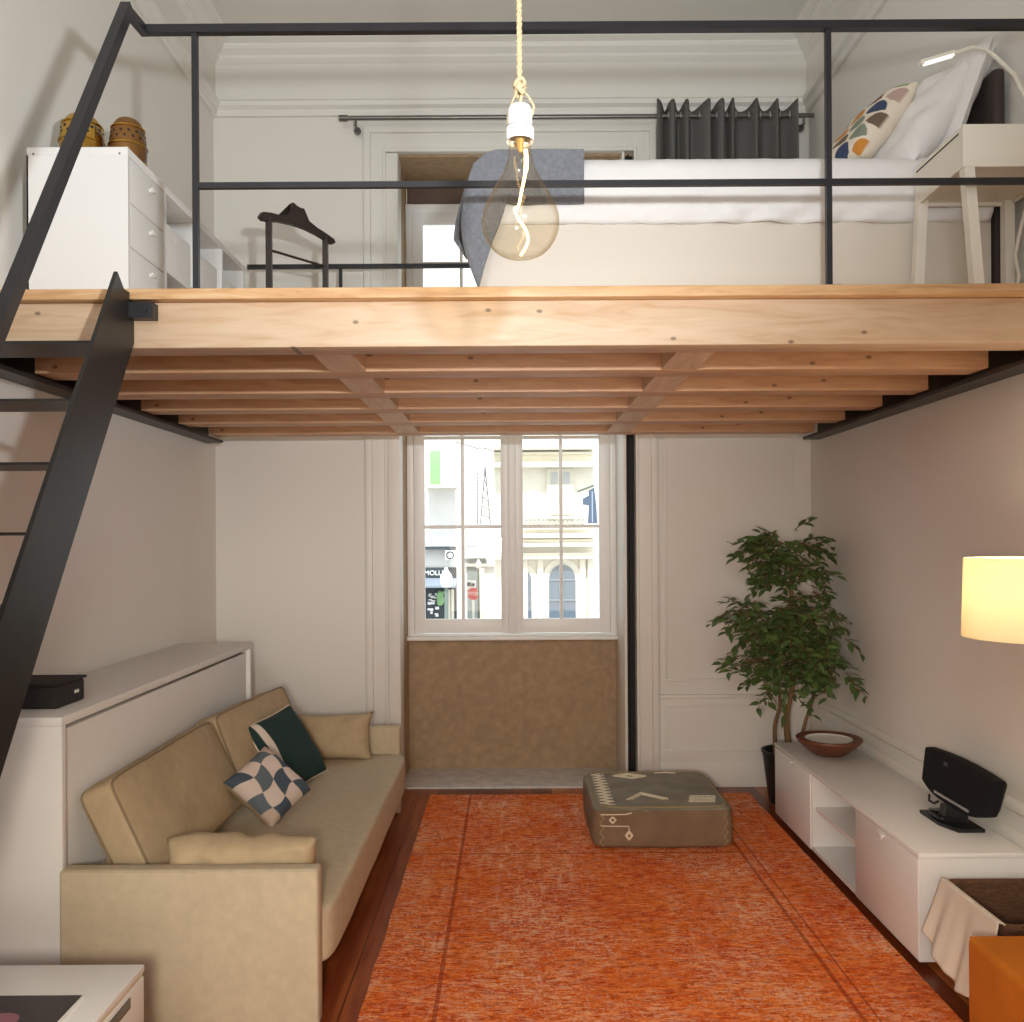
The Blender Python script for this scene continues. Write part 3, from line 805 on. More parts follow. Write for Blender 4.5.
# bedside table
st = thing('side_table', (1.665, 3.06, ZD), 'small white bedside table on slim splayed legs in front of the bed', 'side table')
tx0, tx1, ty0, ty1, tz0, tz1 = 1.487, 1.84, 2.885, 3.24, 2.765, 2.905
g = G(); t = .014
g.box(tx0, tx1, ty0, ty0 + t, tz0, tz1, .002); g.box(tx0, tx1, ty1 - t, ty1, tz0, tz1, .002); g.box(tx0 + .001, tx0 + t, ty0 + t, ty1 - t, tz0 + .001, tz1 - .001); g.box(tx1 - t, tx1 - .001, ty0 + t, ty1 - t, tz0 + .001, tz1 - .001)
g.box(tx0 + .002, tx1 - .002, ty0 + .002, ty1 - .002, tz1 - .012, tz1 + .001, .002)
g.box(tx0 + .01, tx1 - .01, ty0 + .01, ty1 - .01, tz0 + .012, tz0 + .02)
g.build('case', CREAM, st)
g = G(); g.box(tx0 - .001, tx0 + .004, ty0 + .03, ty1 - .02, tz1 - .021, tz1 - .017); g.build('drawer_gap', DARK, st)
for x in (tx0 + .02, tx1 - .02):
    for y in (ty0 + .02, ty1 - .02):
        sx_ = .034 if (x < 1.6 and y < 3) else -.024 if x < 1.6 else 0
        G().bar((x, y, tz0 + .03), (x + sx_, y, ZD), .034, .034).build('leg', CREAM, st)
rlp = thing('reading_lamp', (1.80, 3.07, tz1 + .001), 'slim white gooseneck reading lamp with lit bar above the bed pillows', 'lamp')
G().lathe([(0, 0), (.03, 0), (.03, .01), (.008, .014), (0, .014)], (1.80, 3.07, tz1 + .001), 24).build('lamp_base', CREAM, rlp)
neck = [(1.80, 3.07, 2.915), (1.825, 3.08, 3.0), (1.822, 3.10, 3.09), (1.79, 3.12, 3.19), (1.735, 3.15, 3.275), (1.70, 3.15, 3.298), (1.655, 3.15, 3.303), (1.586, 3.15, 3.279)]
G().tube(neck, .007, 10).build('gooseneck', CREAM, rlp)
g = G(); g.bar((1.595, 3.15, 3.284), (1.47, 3.15, 3.248), .02, .014); hd = g.build('lamp_head', CREAM, rlp)
g = G(); g.bar((1.588, 3.148, 3.273), (1.485, 3.148, 3.243), .019, .006); g.build('light_bar', LED, hd)
g = G(); pts = [(1.835, 3.05, 2.79), (1.815, 3.1, 2.70), (1.795, 3.1, 2.62), (1.79, 3.12, 2.55), (1.815, 3.14, 2.48), (1.80, 3.14, 2.42), (1.80, 3.1, 2.367), (1.74, 3.05, 2.366)]
single(g.tube(pts, .006, 8), 'lamp_cord', CREAM, (1.80, 3.1, ZD + .002), 'white cable dangling behind the bedside table legs', 'cable')

# ------------------------------------------------------------------ wall-bed cabinet
cb = thing('cabinet', (-1.645, 3.86, 0), 'long low white cabinet with recessed front panel behind the sofa', 'cabinet')
cx0, cx1, cy0, cy1, cz = -1.845, -1.452, 2.83, 4.89, .988
g = G(); t = .03
g.box(cx0, cx1, cy0, cy1, cz - t, cz, .002); g.box(cx0, cx1, cy0, cy0 + t, 0, cz - t, .002); g.box(cx0, cx1, cy1 - t, cy1, 0, cz - t, .002); g.box(cx0, cx1, cy0 + t, cy1 - t, 0, .06)
g.build('carcass', WHITEM, cb)
G().box(cx1 - .05, cx1 - .020, cy0 + t + .004, cy1 - t - .004, .065, cz - t - .020, .002).build('front_panel', WHITEM, cb)
G().box(cx1 - .054, cx1 - .05, cy0 + t, cy1 - t, .06, cz - t).build('painted_gap_shadow', DARK, cb)  # dark sheet that paints the shadow in the gap round the panel
# fabric case on the cabinet
fb = thing('fabric_case', (-1.64, 3.06, cz), 'black woven fabric storage case with lid lying on the white cabinet', 'storage case')
G().box(-1.80, -1.535, 2.965, 3.155, cz + .001, cz + .078, .008, 3).build('case_body', BAG, fb)
G().box(-1.805, -1.530, 2.96, 3.165, cz + .079, cz + .088, .004).build('lid', BAG, fb)
G().box(-1.5355, -1.533, 3.08, 3.11, cz + .035, cz + .046, .0008).build('label_tag', PAPER, fb)

# ------------------------------------------------------------------ sofa
sf = thing('sofa', (-1.03, 3.9, 0), 'long beige linen sofa with low block arms standing against the white cabinet', 'sofa')
SX0, SX1 = -1.440, -.62
g = G(); g.box(SX0, SX1, 2.78, 2.845, .012, .512, .012, 4); na = g.build('armrest', LINEN, sf)
g = G(); g.tube([(SX0 + .01, 2.784, .504), (SX1 - .006, 2.784, .504), (SX1 - .006, 2.784, .02)], .005, 6); g.build('piping', LINEN, na)
g = G(); g.box(SX0, SX1 - .02, 4.955, 5.03, .012, .50, .012, 4); g.build('armrest', LINEN, sf)
G().soft(((SX0 - .595) / 2 , 3.90, .262), (.845, 2.10, .195), 18, .012, 24, wr=.004, wf=2.5).build('seat', LINEN, sf)
G().box(SX0 + .03, SX1 - .12, 2.85, 4.95, .02, .165).build('base', DARK, sf)
G().box(SX0, SX0 + .04, 2.847, 4.953, .165, .44, .015).build('back_panel', LINEN, sf)

def back_cushion(c, ln, h, lean, yaw, label, seed, th=.115):
    Mx = Matrix.Rotation(yaw, 3, 'Z') @ Matrix.Rotation(lean, 3, 'Y').inverted()
    c = Vector(c)
    o = thing('back_cushion', (c.x + .05, c.y, .36), label, 'cushion', 'beige back cushions of the sofa')
    G().soft(c, (th, ln, h), 16, .0, 34, M=Mx, wr=.009, wf=4.5, seed=seed).build('cushion_body', LINEN2, o, angle=180)
    o.children[0].modifiers.new('soften', 'SMOOTH').iterations = 2
    me = o.children[0].data; inv = Mx.inverted(); base_ = c - wloc(o)   # swell the two broad faces
    for v in me.vertices:
        d = inv @ (v.co + wloc(o.children[0]) - c); u, w_ = d.y / (ln / 2), d.z / (h / 2)
        b = max(0, 1 - u ** 4) * max(0, 1 - w_ ** 4)
        d.x += math.copysign(.030 * b, d.x) * (1 if d.x > 0 else .3)
        d.x += .010 * noise.noise(Vector((d.y * 5 + seed, d.z * 9, 2))) * b
        v.co = c + Mx @ d - wloc(o.children[0])
    for sx_ in (1, -1):
        pts = []; m = 90
        for k in range(m):
            a = 2 * PI * k / m; cs, sn = math.cos(a), math.sin(a); e = .13
            py = math.copysign(abs(cs) ** e, cs) * ln / 2 * .985; pz = math.copysign(abs(sn) ** e, sn) * h / 2 * .97
            pts.append(c + Mx @ Vector((sx_ * th / 2 * .97, py, pz)))
        G().tube(pts, .005, 6, closed=True).build('piping', SEAM_SHADE, o)
    return o
back_cushion((-1.322, 3.435, .553), 1.0, .40, math.radians(25), 0, 'large beige back cushion of the sofa nearest the front arm', 1)
back_cushion((-1.285, 4.40, .558), .86, .40, math.radians(22), math.radians(-6), 'beige back cushion at the far end of the sofa by the window', 9)
# arm pillows
Mp = frame((1, 0, .01), (0, -.25, 1), (-.915, 2.992, .415)); Mp = frame((1, .03, -.015), (0, -.22, 1), (-.905, 2.945, .440))
o = pillow('arm_pillow', .49, .27, .15, Mp, LINEN2, wr=.022, pinch=.02, seed=2, power=.35, dent=.12); base_origin(o, 'flat beige pillow slumped over the front arm of the sofa', 'pillow', 'beige arm pillows of the sofa')
Mp = frame((1, 0, .015), (0, .2, 1), (-1.0, 4.83, .475))
o = pillow('arm_pillow', .46, .26, .14, Mp, LINEN2, wr=.012, pinch=.10, seed=6); base_origin(o, 'beige pillow standing against the far arm of the sofa', 'pillow', 'beige arm pillows of the sofa')
# green cushion
gc = Vector((-1.115, 4.33, .525)); Mp = frame((.145, .37, .05), (.22, 0, -.335), gc)
go = thing('green_cushion', gc - Vector((0, 0, .17)), 'dark green velvet cushion with white stripe along one edge', 'cushion')
nrm = Mp.to_3x3() @ Vector((0, 0, 1)); sg = 1 if nrm.x > 0 else -1
def gcol(u, v, s):
    return lin((222 / 255, 210 / 255, 196 / 255)) if (u < -.68 and u > -.88) else lin((22 / 255, 50 / 255, 47 / 255))
pillow('cover', .36, .385, .12, Mp, PATT, go, colf=gcol, res=70, pinch=.05)
G().tube(pillow_edge(.36, .385, Mp, .05), .004, 6, closed=True).build('piping', OFFW, go)
# patchwork cushion
pc = Vector((-1.06, 3.80, .492)); Mp = frame((.127, .25, .114), (.17, -.08, -.205), pc)
PWc = [lin((70 / 255, 84 / 255, 96 / 255)), lin((214 / 255, 198 / 255, 186 / 255)), lin((96 / 255, 106 / 255, 112 / 255)), lin((196 / 255, 174 / 255, 156 / 255))]
def patch(u, v, s):
    if s * psg < 0: return lin((170 / 255, 146 / 255, 118 / 255))
    a = u * 1.75 + .25 * math.sin(v * 3) ; b = v * 1.75 + .2 * math.sin(u * 4)
    i, j = math.floor(a + 10), math.floor(b + 10)
    return PWc[0] if (i + j) % 2 == 0 and (i * 7 + j) % 3 else PWc[2] if (i + j) % 2 == 0 else PWc[1] if (i + 2 * j) % 3 else PWc[3]
psg = 1 if (Mp.to_3x3() @ Vector((0, 0, 1))).x > 0 else -1
o = pillow('patchwork_cushion', .27, .285, .13, Mp, PATT, colf=patch, res=150, pinch=.05)
base_origin(o, 'small patchwork cushion of slate blue and pale pink diamonds', 'cushion')

# ------------------------------------------------------------------ low table bottom-left
lt = thing('coffee_table', (-1.35, 1.7, 0), 'white low table with a long grey drawer pull in front of the sofa', 'coffee table')
tx0, tx1, ty0, ty1 = -1.75, -.963, 1.80, 2.29
G().box(tx0, tx1, ty0, ty1, .435, .452, .002).build('table_top', WHITE, lt)
G().box(tx0 + .003, tx1 - .003, ty0 + .003, ty1 - .003, .427, .4345).build('edge_band', BANDING, lt)
g = G(); g.box(tx0, tx1 - .012, ty0, ty1, .25, .4265, .002); g.build('case', WHITE, lt)
dr = G().box(tx1 - .0115, tx1, ty0 + .01, ty1 - .004, .255, .424, .002).build('drawer', WHITE, lt)
G().box(tx1 - .001, tx1 + .004, 1.86, 2.20, .385, .413, .003).build('handle', GREYM, dr)
for x in (tx0 + .04, tx1 - .05):
    for y in (ty0 + .04, ty1 - .05): G().bar((x, y, 0), (x, y, .25), .04, .04).build('leg', WHITE, lt)
mg = thing('magazine', (-1.25, 1.9, .452), 'dark glossy magazine with pink flower on cover lying on the white table', 'magazine')
g = G(); g.box(-1.46, -1.035, 1.83, 2.125, .4525, .456); g.build('pages', PAPER, mg)
g = G(); g.box(-1.46, -1.045, 1.83, 2.125, .456, .4572); cvr = g.build('cover', MAG, mg)
g = G()
for k in range(6):
    a = k * PI / 3; g.prism([(-1.2 + math.cos(a) * .045 + .04 * math.cos(b * PI / 8) , 1.98 + math.sin(a) * .04 + .032 * math.sin(b * PI / 8)) for b in range(16)], 'z', .4572 + k * .0001, .4574 + k * .0001)
g.prism([(-1.45, 1.86), (-1.3, 1.9), (-1.1, 1.87), (-1.09, 1.855), (-1.3, 1.885), (-1.45, 1.845)], 'z', .4572, .4576)
g.build('flower_print', PINK, cvr)

# ------------------------------------------------------------------ rug, pouf
rg = G(); rx0, rx1, ry0, ry1 = -.505, 1.425, 2.1, 5.325
bm = rg.bm
NX, NY = 60, 90; gv = []
for i in range(NX + 1):
    gv.append([bm.verts.new((rx0 + (rx1 - rx0) * i / NX + .006 * noise.noise(Vector((i, j * .15, 0))) * (1 if i in (0, NX) else 0), ry0 + (ry1 - ry0) * j / NY + (.006 * noise.noise(Vector((i * .2, j, 3))) if j in (0, NY) else 0), .011 + .0012 * noise.noise(Vector((i * .4, j * .4, 9))))) for j in range(NY + 1)])
for i in range(NX):
    for j in range(NY): bm.faces.new((gv[i][j], gv[i + 1][j], gv[i + 1][j + 1], gv[i][j + 1]))
ed = [e for e in bm.edges if e.is_boundary]
r = bmesh.ops.extrude_edge_only(bm, edges=ed)
for v in [v for v in r['geom'] if isinstance(v, bmesh.types.BMVert)]: v.co.z = .001
single(rg, 'rug', RUG, (rx0, ry0 - .5, 0), 'large worn orange and red woven rug on the floorboards', 'rug')

pf = thing('floor_pouf', (.745, 4.7, .012), 'square grey green embroidered floor pouf standing on the orange rug', 'pouf')
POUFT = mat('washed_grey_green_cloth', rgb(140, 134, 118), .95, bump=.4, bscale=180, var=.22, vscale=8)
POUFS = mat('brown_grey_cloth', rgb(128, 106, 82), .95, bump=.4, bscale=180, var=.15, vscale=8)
EMB = mat('cream_embroidery', rgb(226, 214, 188), .9)
PIP = mat('olive_piping', rgb(158, 142, 104), .9)
px0, px1, py0, py1, ph = .405, 1.085, 4.37, 5.05, .205
g = G(); g.soft(((px0 + px1) / 2, (py0 + py1) / 2, .013 + ph / 2), (px1 - px0 + .02, py1 - py0 + .02, ph), 13, .035, 30, wr=.006, wf=5, seed=3)
body = g.build('pouf_body', [POUFS, POUFT], pf, angle=180)
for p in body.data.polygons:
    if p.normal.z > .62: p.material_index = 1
bmx = bmesh.new(); bmx.from_mesh(body.data)
from mathutils.bvhtree import BVHTree
bvh = BVHTree.FromBMesh(bmx)
off = wloc(pf)
def drop(x, y):
    h = bvh.ray_cast(Vector((x, y, 2)), Vector((0, 0, -1))); return Vector((x, y, (h[0].z if h[0] else .2) + .001))
def face(x, z):
    h = bvh.ray_cast(Vector((x, 3, z)), Vector((0, 1, 0))); return Vector((x, (h[0].y if h[0] else py0) - .001, z))
bmx.free()
g = G()
L_ = .62
for i in range(11):   # zigzag along the near-wall side of the top
    pass
zig = [drop(px0 + (.035 if k % 2 else .085), py0 + .05 + (py1 - py0 - .10) * k / 22) for k in range(23)]
g.tube(zig, .003, 5)
zig = [drop(px0 + (.055 if k % 2 else .105), py0 + .05 + (py1 - py0 - .10) * k / 22) for k in range(23)]
g.tube(zig, .002, 5)
def poly_top(pts, r=.003, closed=False):
    q = []
    for a, b in zip(pts, pts[1:]):
        for k in range(5): q.append(drop(a[0] + (b[0] - a[0]) * k / 5, a[1] + (b[1] - a[1]) * k / 5))
    q.append(drop(*pts[-1])); g.tube(q, r, 5)
poly_top([(.58, 4.49), (.665, 4.60), (.79, 4.50)], .006); poly_top([(.60, 4.49), (.665, 4.575), (.77, 4.495)], .004)
poly_top([(.56, 4.94), (.64, 4.985), (.74, 4.935), (.66, 4.885), (.56, 4.94)], .006); poly_top([(.60, 4.94), (.65, 4.965), (.70, 4.935), (.65, 4.905), (.60, 4.94)], .005)
poly_top([(.80, 5.0), (.86, 5.015), (.92, 4.995)], .006)
for k in range(5):
    poly_top([(.90 + .025 * k, 4.45), (.935 + .025 * k, 4.56)], .003); poly_top([(.885 + .006 * k, 4.455 + .024 * k), (1.02 + .006 * k, 4.455 + .024 * k)], .003)
def poly_face(pts, r=.0028):
    q = []
    for a, b in zip(pts, pts[1:]):
        for k in range(5): q.append(face(a[0] + (b[0] - a[0]) * k / 5, a[1] + (b[1] - a[1]) * k / 5))
    q.append(face(*pts[-1])); g.tube(q, r, 5)
poly_face([(.43, .13), (.57, .13), (.57, .09)]); poly_face([(.57, .105), (.585, .085), (.57, .065), (.555, .085), (.57, .105)], .006)
poly_face([(.49, .175), (.505, .16), (.49, .145), (.475, .16), (.49, .175)], .005); poly_face([(.43, .185), (.56, .188), (.585, .195)], .003)
g.build('embroidery', EMB, pf)
g = G()
e1 = [face(px0 + .022 + (.02 if k % 2 else 0), .19 - .165 * k / 7) for k in range(8)]
e2 = [face(px1 - .022 - (.02 if k % 2 else 0), .19 - .165 * k / 7) for k in range(8)]
g.tube(e1, .004, 5); g.tube(e2, .004, 5)
ring = []
for k in range(72):
    a = 2 * PI * k / 72; cs, sn = math.cos(a), math.sin(a); e = .22
    ring.append(drop((px0 + px1) / 2 + math.copysign(abs(cs) ** e, cs) * (px1 - px0) / 2 * .965, (py0 + py1) / 2 + math.copysign(abs(sn) ** e, sn) * (py1 - py0) / 2 * .965))
g.tube(ring, .005, 5, closed=True)
g.build('piping', PIP, pf)

# ------------------------------------------------------------------ console
tv = thing('media_console', (1.645, 4.0, 0), 'long white gloss media console with two doors and open middle bay', 'console')
kx0, kx1, ky0, ky1, kz0, kz1 = 1.45, 1.845, 3.15, 4.87, .03, .42
ks = [ky0, 3.73, 4.295, ky1]; t = .018
g = G(); g.box(kx0, kx1, ky0, ky0 + t, kz0, kz1 - .018); g.box(kx0 + .02, kx1, ky1 - t, ky1, kz0, kz1 - .018)
for y in ks[1:3]: g.box(kx0 + .004, kx1, y - t / 2, y + t / 2, kz0 + t, kz1 - .018)
g.box(kx0 + .004, kx1, ky0 + t, ky1 - t, kz0, kz0 + t); g.box(kx1 - .008, kx1, ky0 + t, ky1 - t, kz0 + t, kz1 - .018)
g.build('carcass', WHITE, tv)
G().box(kx0 - .004, kx1, ky0 - .004, ky1 + .004, kz1 - .017, kz1, .002).build('top_panel', WHITE, tv)
G().box(kx0 + .02, kx1 - .01, ks[1] + t / 2, ks[2] - t / 2, .225, .241).build('shelf', WHITE, tv)
for a, b in ((ks[0] + t, ks[1]), (ks[2], ks[3])):
    dd = G().box(kx0 - .003, kx0 + .015, a + .002 if a > 3.2 else ky0 + .003, b - .002, kz0 + .003, kz1 - .021, .0015).build('door', WHITE, tv)
    ym = (a + b) / 2
    g = G(); g.box(kx0 - .016, kx0 - .003, ym - .022, ym + .022, kz1 - .038, kz1 - .03, .003); g.box(kx0 - .019, kx0 - .015, ym - .022, ym + .022, kz1 - .046, kz1 - .030, .002); g.build('handle', WHITE, dd)
for x in (kx0 + .06, kx1 - .06):
    for y in (ky0 + .1, ky1 - .1): G().tube([(x, y, 0), (x, y, kz0)], .02, 12).build('foot', GREYM, tv)

# wooden bowl
bw = thing('fruit_bowl', (1.65, 4.60, kz1), 'shallow reddish brown wooden bowl with white inside on the console', 'bowl')
G().lathe(smoothp([(0, .002), (.075, .002), (.088, .008), (.145, .055), (.168, .080), (.165, .090), (.152, .089), (.118, .082), (.112, .076), (.112, .07), (0, .07)], 1), (1.65, 4.60, kz1), 48).build('bowl_body', REDWOOD, bw, angle=40)
G().lathe(smoothp([(.119, .0835), (.112, .078), (.06, .073), (0, .0725)], 1), (1.65, 4.60, kz1), 48).build('white_inlay', PORC, bw)

# speaker dock
sp = thing('speaker_dock', (1.74, 3.48, kz1), 'black speaker dock on a small stand at the near end of the console', 'speaker')
bm = bmesh.new(); R = []
y0, y1 = 3.20, 3.74; ns_ = 24
def bodyring(xo, dz, sc):
    pts = []
    yc, hl = (y0 + y1) / 2, (y1 - y0) / 2 * sc
    for k in range(ns_ + 1):
        s_ = -1 + 2 * k / ns_; pts.append((yc + hl * s_, .672 + dz - .012 * s_ * s_))
    for k in range(ns_ + 1):
        s_ = 1 - 2 * k / ns_; pts.append((yc + hl * s_ * .94, .487 - dz + .040 * abs(s_) ** 3))
    return [bm.verts.new((xo + (z - .58) * .18, y, z)) for y, z in pts]
R = [bodyring(1.735, -.004, .985), bodyring(1.742, 0, 1.0), bodyring(1.775, 0, 1.0), bodyring(1.80, -.02, .9)]
for A_, B_ in zip(R, R[1:]):
    for k in range(len(A_)): bm.faces.new((A_[k], A_[(k + 1) % len(A_)], B_[(k + 1) % len(A_)], B_[k]))
bm.faces.new(R[0]); bm.faces.new(R[-1][::-1])
g = G(); g.bm.free(); g.bm = bm; g.build('speaker_body', GRILLE, sp, angle=30)
def fx(z): return 1.735 + (z - .58) * .18
g = G(); g.bar((fx(.515) - .002, 3.33, .512), (fx(.515) - .002, 3.60, .512), .004, .010); g.build('chrome_strip', SILVER, sp)
g = G(); g.box(-.001, .001, 3.535, 3.565, -.008, .008, M=Matrix.Translation((fx(.635) - .001, 0, .635))); g.build('display', mat('grey_display', rgb(70, 68, 74), .3), sp)
g = G(); g.bar((1.74, 3.47, .49), (1.73, 3.47, .43), .09, .05); g.build('neck', BLKPL, sp)
g = G(); g.prism([(1.665, 3.61), (1.665, 3.45), (1.70, 3.36), (1.80, 3.36), (1.80, 3.61)], 'z', kz1 + .001, kz1 + .014); g.build('stand_base', BLKPL, sp)
g = G(); g.soft((1.70, 3.5, kz1 + .024), (.06, .10, .02), 5, 0, 8); g.tube([(1.71, 3.62, .492), (1.70, 3.60, .475), (1.71, 3.58, .468), (1.73, 3.58, .478)], .005, 6); g.build('cradle', BLKPL, sp)
g = G(); g.box(1.675, 1.72, 3.44, 3.56, kz1 + .0345, kz1 + .0365, .001); g.build('clear_insert', glass_mat('clear_plastic', (.95, .95, .95, 1), .1), sp)

# ------------------------------------------------------------------ basket + cloth
bk = thing('wicker_basket', (1.655, 2.875, 0), 'brown woven basket beside the end of the white console', 'basket')
bm = bmesh.new(); bx0, bx1, by0, by1, bz = 1.495, 1.845, 2.69, 3.07, .35
def rect_ring(x0, x1, y0, y1, z, n=10, rr=.03):
    pts = []
    for cx, cy, a0 in ((x1 - rr, y1 - rr, 0), (x0 + rr, y1 - rr, 90), (x0 + rr, y0 + rr, 180), (x1 - rr, y0 + rr, 270)):
        for k in range(5):
            a = math.radians(a0 + 90 * k / 4); pts.append((cx + rr * math.cos(a), cy + rr * math.sin(a), z))
    return pts
Rg = []
nz = 26
def wob(k): return .004 * math.sin(k * PI)
for k in range(nz + 1):
    z = .003 + (bz - .003) * k / nz; e = .02 * (1 - k / nz) + (.005 if k % 2 else 0)
    Rg.append([bm.verts.new(p) for p in rect_ring(bx0 + e, bx1 - e, by0 + e, by1 - e, z)])
for k in range(nz + 1):
    z = bz - (bz - .02) * k / nz; e = .016 + .02 * (k / nz) + (0 if k % 2 else .004)
    Rg.append([bm.verts.new(p) for p in rect_ring(bx0 + e, bx1 - e, by0 + e, by1 - e, z)])
for A_, B_ in zip(Rg, Rg[1:]):
    for k in range(len(A_)): bm.faces.new((A_[k], A_[(k + 1) % len(A_)], B_[(k + 1) % len(A_)], B_[k]))
bm.faces.new(Rg[0][::-1]); bm.faces.new(Rg[-1])
g = G(); g.bm.free(); g.bm = bm; g.build('basket_body', WICKER, bk, angle=60)
G().tube(rect_ring(bx0 + .008, bx1 - .008, by0 + .008, by1 - .008, bz), .012, 8, closed=True).build('rim', WICKER, bk)
# cloth over the basket's side
bm = bmesh.new(); nu, nv = 40, 40; gv = []
for i in range(nu + 1):
    u = i / nu; y = 2.70 + .36 * u; row = []
    for j in range(nv + 1):
        v = j / nv
        if v < .25:
            f = v / .25; x = bx0 + .055 - .065 * f; z = .366 - .05 * (1 - f) * 1.0 + .0; z = .368 - .06 * (1 - f) ** 2; yy = y
        else:
            f = (v - .25) / .75
            dropl = .185 + .085 * (1 - (abs(u - .35) / .65) ** 1.5) - .0 * u
            z = .368 - dropl * f; fold = (math.sin(u * 15 + .6) * .010 + math.sin(u * 31) * .004) * f
            x = bx0 - .012 - .045 * f ** 1.2 + fold - .02 * f; yy = y + .015 * (u - .5) * f
        row.append(bm.verts.new((x, yy, z)))
    gv.append(row)
for i in range(nu):
    for j in range(nv): bm.faces.new((gv[i][j], gv[i + 1][j], gv[i + 1][j + 1], gv[i][j + 1]))
g = G(); g.bm.free(); g.bm = bm; o = g.build('throw_cloth', OFFW, angle=180); o.modifiers.new('thick', 'SOLIDIFY').thickness = .005
base_origin(o, 'cream cloth draped over the side of the woven basket', 'cloth')

# suede ottoman
ot = thing('suede_ottoman', (1.59, 2.2, 0), 'tan orange suede ottoman in front of the woven basket', 'ottoman')
g = G(); g.box(1.30, 1.86, 1.80, 2.535, .03, .408, .022, 5); g.build('ottoman_body', SUEDE, ot)
zt = .4
g = G(); g.tube([(1.311, 1.83, zt), (1.311, 2.525, zt), (1.85, 2.525, zt)], .005, 6); g.build('seam', SUEDE, ot)
for x in (1.35, 1.82):
    for y in (1.85, 2.48): G().tube([(x, y, 0), (x, y, .03)], .02, 12).build('foot', BLKPL, ot)

# floor lamp
lx, ly = 1.56, 2.615
fl = thing('floor_lamp', (lx, ly, 0), 'floor lamp with a glowing cream drum shade near the wall', 'lamp')
G().lathe([(0, 0), (.065, 0), (.065, .015), (.01, .022), (0, .022)], (lx, ly, 0), 32).build('lamp_base', BLKPL, fl)
G().tube([(lx, ly, .015), (lx, ly, 1.26)], .009, 12).build('pole', BLKPL, fl)
sz0, sz1_ = 1.25, 1.488
G().lathe([(.203, sz0), (.196, sz1_), (.194, sz1_), (.201, sz0), (.203, sz0)], (lx, ly, 0), 64).build('lamp_shade', SHADE, fl)
g = G()
for a in range(3): g.bar((lx, ly, sz0 + .02), (lx + .2 * math.cos(a * 2.1), ly + .2 * math.sin(a * 2.1), sz0 + .02), .004, .004)
g.build('shade_ring', GREYM, fl)
g = G(); g.lathe(smoothp([(0, 1.28), (.012, 1.28), (.014, 1.31), (.03, 1.345), (.03, 1.365), (.018, 1.39), (0, 1.395)], 1), (lx, ly, 0), 20); g.build('lamp_bulb', mat('lit_bulb', (1, .9, .7, 1), emit=(1, .72, .40, 1), estr=6), fl)

# ------------------------------------------------------------------ ficus
fx_, fy_ = 1.60, 5.16
fp = thing('potted_ficus', (fx_, fy_, 0), 'tall leafy green ficus tree in a black pot in the corner', 'plant')
G().lathe([(0, .002), (.095, .002), (.10, .01), (.135, .29), (.142, .295), (.142, .31), (.128, .31), (.12, .27), (0, .27)], (fx_, fy_, 0), 36).build('pot', POT, fp)
G().lathe([(.119, .272), (.06, .285), (0, .28)], (fx_, fy_, 0), 24).build('soil', SOIL, fp)
def spline(p, n=8):
    p = [Vector(a) for a in p]; out = []
    for i in range(len(p) - 1):
        a, b, c, d_ = p[max(i - 1, 0)], p[i], p[i + 1], p[min(i + 2, len(p) - 1)]
        for k in range(n):
            t = k / n; out.append(.5 * ((2 * b) + (c - a) * t + (2 * a - 5 * b + 4 * c - d_) * t * t + (3 * b - a - 3 * c + d_) * t ** 3))
    out.append(p[-1]); return out
trunks = [[(fx_ + .02, fy_ - .02, .27), (fx_ - .01, fy_ - .04, .5), (fx_ + .02, fy_ - .08, .75), (fx_ - .0, fy_ - .12, 1.1), (fx_ - .02, fy_ - .15, 1.5)],
          [(fx_ - .06, fy_ + .0, .27), (fx_ - .075, fy_ - .03, .45), (fx_ - .05, fy_ - .05, .6), (fx_ - .10, fy_ - .1, .8), (fx_ - .14, fy_ - .15, 1.05)],
          [(fx_ + .05, fy_ - .03, .27), (fx_ + .09, fy_ - .08, .5), (fx_ + .12, fy_ - .16, .7), (fx_ + .10, fy_ - .25, .95)]]
for k, tr in enumerate(trunks):
    s_ = spline(tr); g = G(); g.tube(s_, [(.021, .014, .012)[k] * (1 - .6 * i / len(s_)) for i in range(len(s_))], 10); g.build('trunk', BARK, fp)
random.seed(21)
clusters = [  # centre, radii, number of twigs
    ((1.56, 5.02, 1.50), (.20, .18, .10), 40), ((1.60, 5.0, 1.36), (.17, .2, .14), 44), ((1.44, 4.97, 1.52), (.07, .12, .06), 9),
    ((1.46, 4.93, 1.10), (.16, .20, .14), 42), ((1.62, 4.86, 1.06), (.17, .22, .18), 60), ((1.74, 4.78, .94), (.10, .18, .15), 40),
    ((1.58, 4.95, .88), (.18, .2, .12), 44), ((1.30, 4.92, 1.15), (.07, .1, .05), 9), ((1.30, 4.9, .86), (.06, .08, .06), 8), ((1.50, 4.92, .78), (.10, .14, .08), 16),
    ((1.74, 4.74, .78), (.08, .14, .09), 16)]
bm = bmesh.new(); tw_ = G()
def leaf(c, dr, ln, w):
    dr = dr.normalized(); side = dr.cross(Vector((0, 0, 1)));
    if side.length < 1e-3: side = Vector((1, 0, 0))
    side.normalize(); side = (Matrix.Rotation(random.uniform(-.9, .9), 3, dr) @ side); up = side.cross(dr)
    P = [c, c + dr * ln * .3 + side * w + up * w * .25, c + dr * ln * .65 + side * w * .85 + up * w * .2, c + dr * ln - up * ln * .12, c + dr * ln * .65 - side * w * .85 + up * w * .2, c + dr * ln * .3 - side * w + up * w * .25, c + dr * ln * .35, c + dr * ln * .68 - up * ln * .02]
    if any(p.x > XR - .02 or p.y > YB - .03 for p in P): return
    v = [bm.verts.new(p) for p in P]
    for q in ((0, 1, 6), (0, 6, 5), (1, 2, 7, 6), (6, 7, 4, 5), (2, 3, 7), (7, 3, 4)): bm.faces.new([v[i] for i in q])
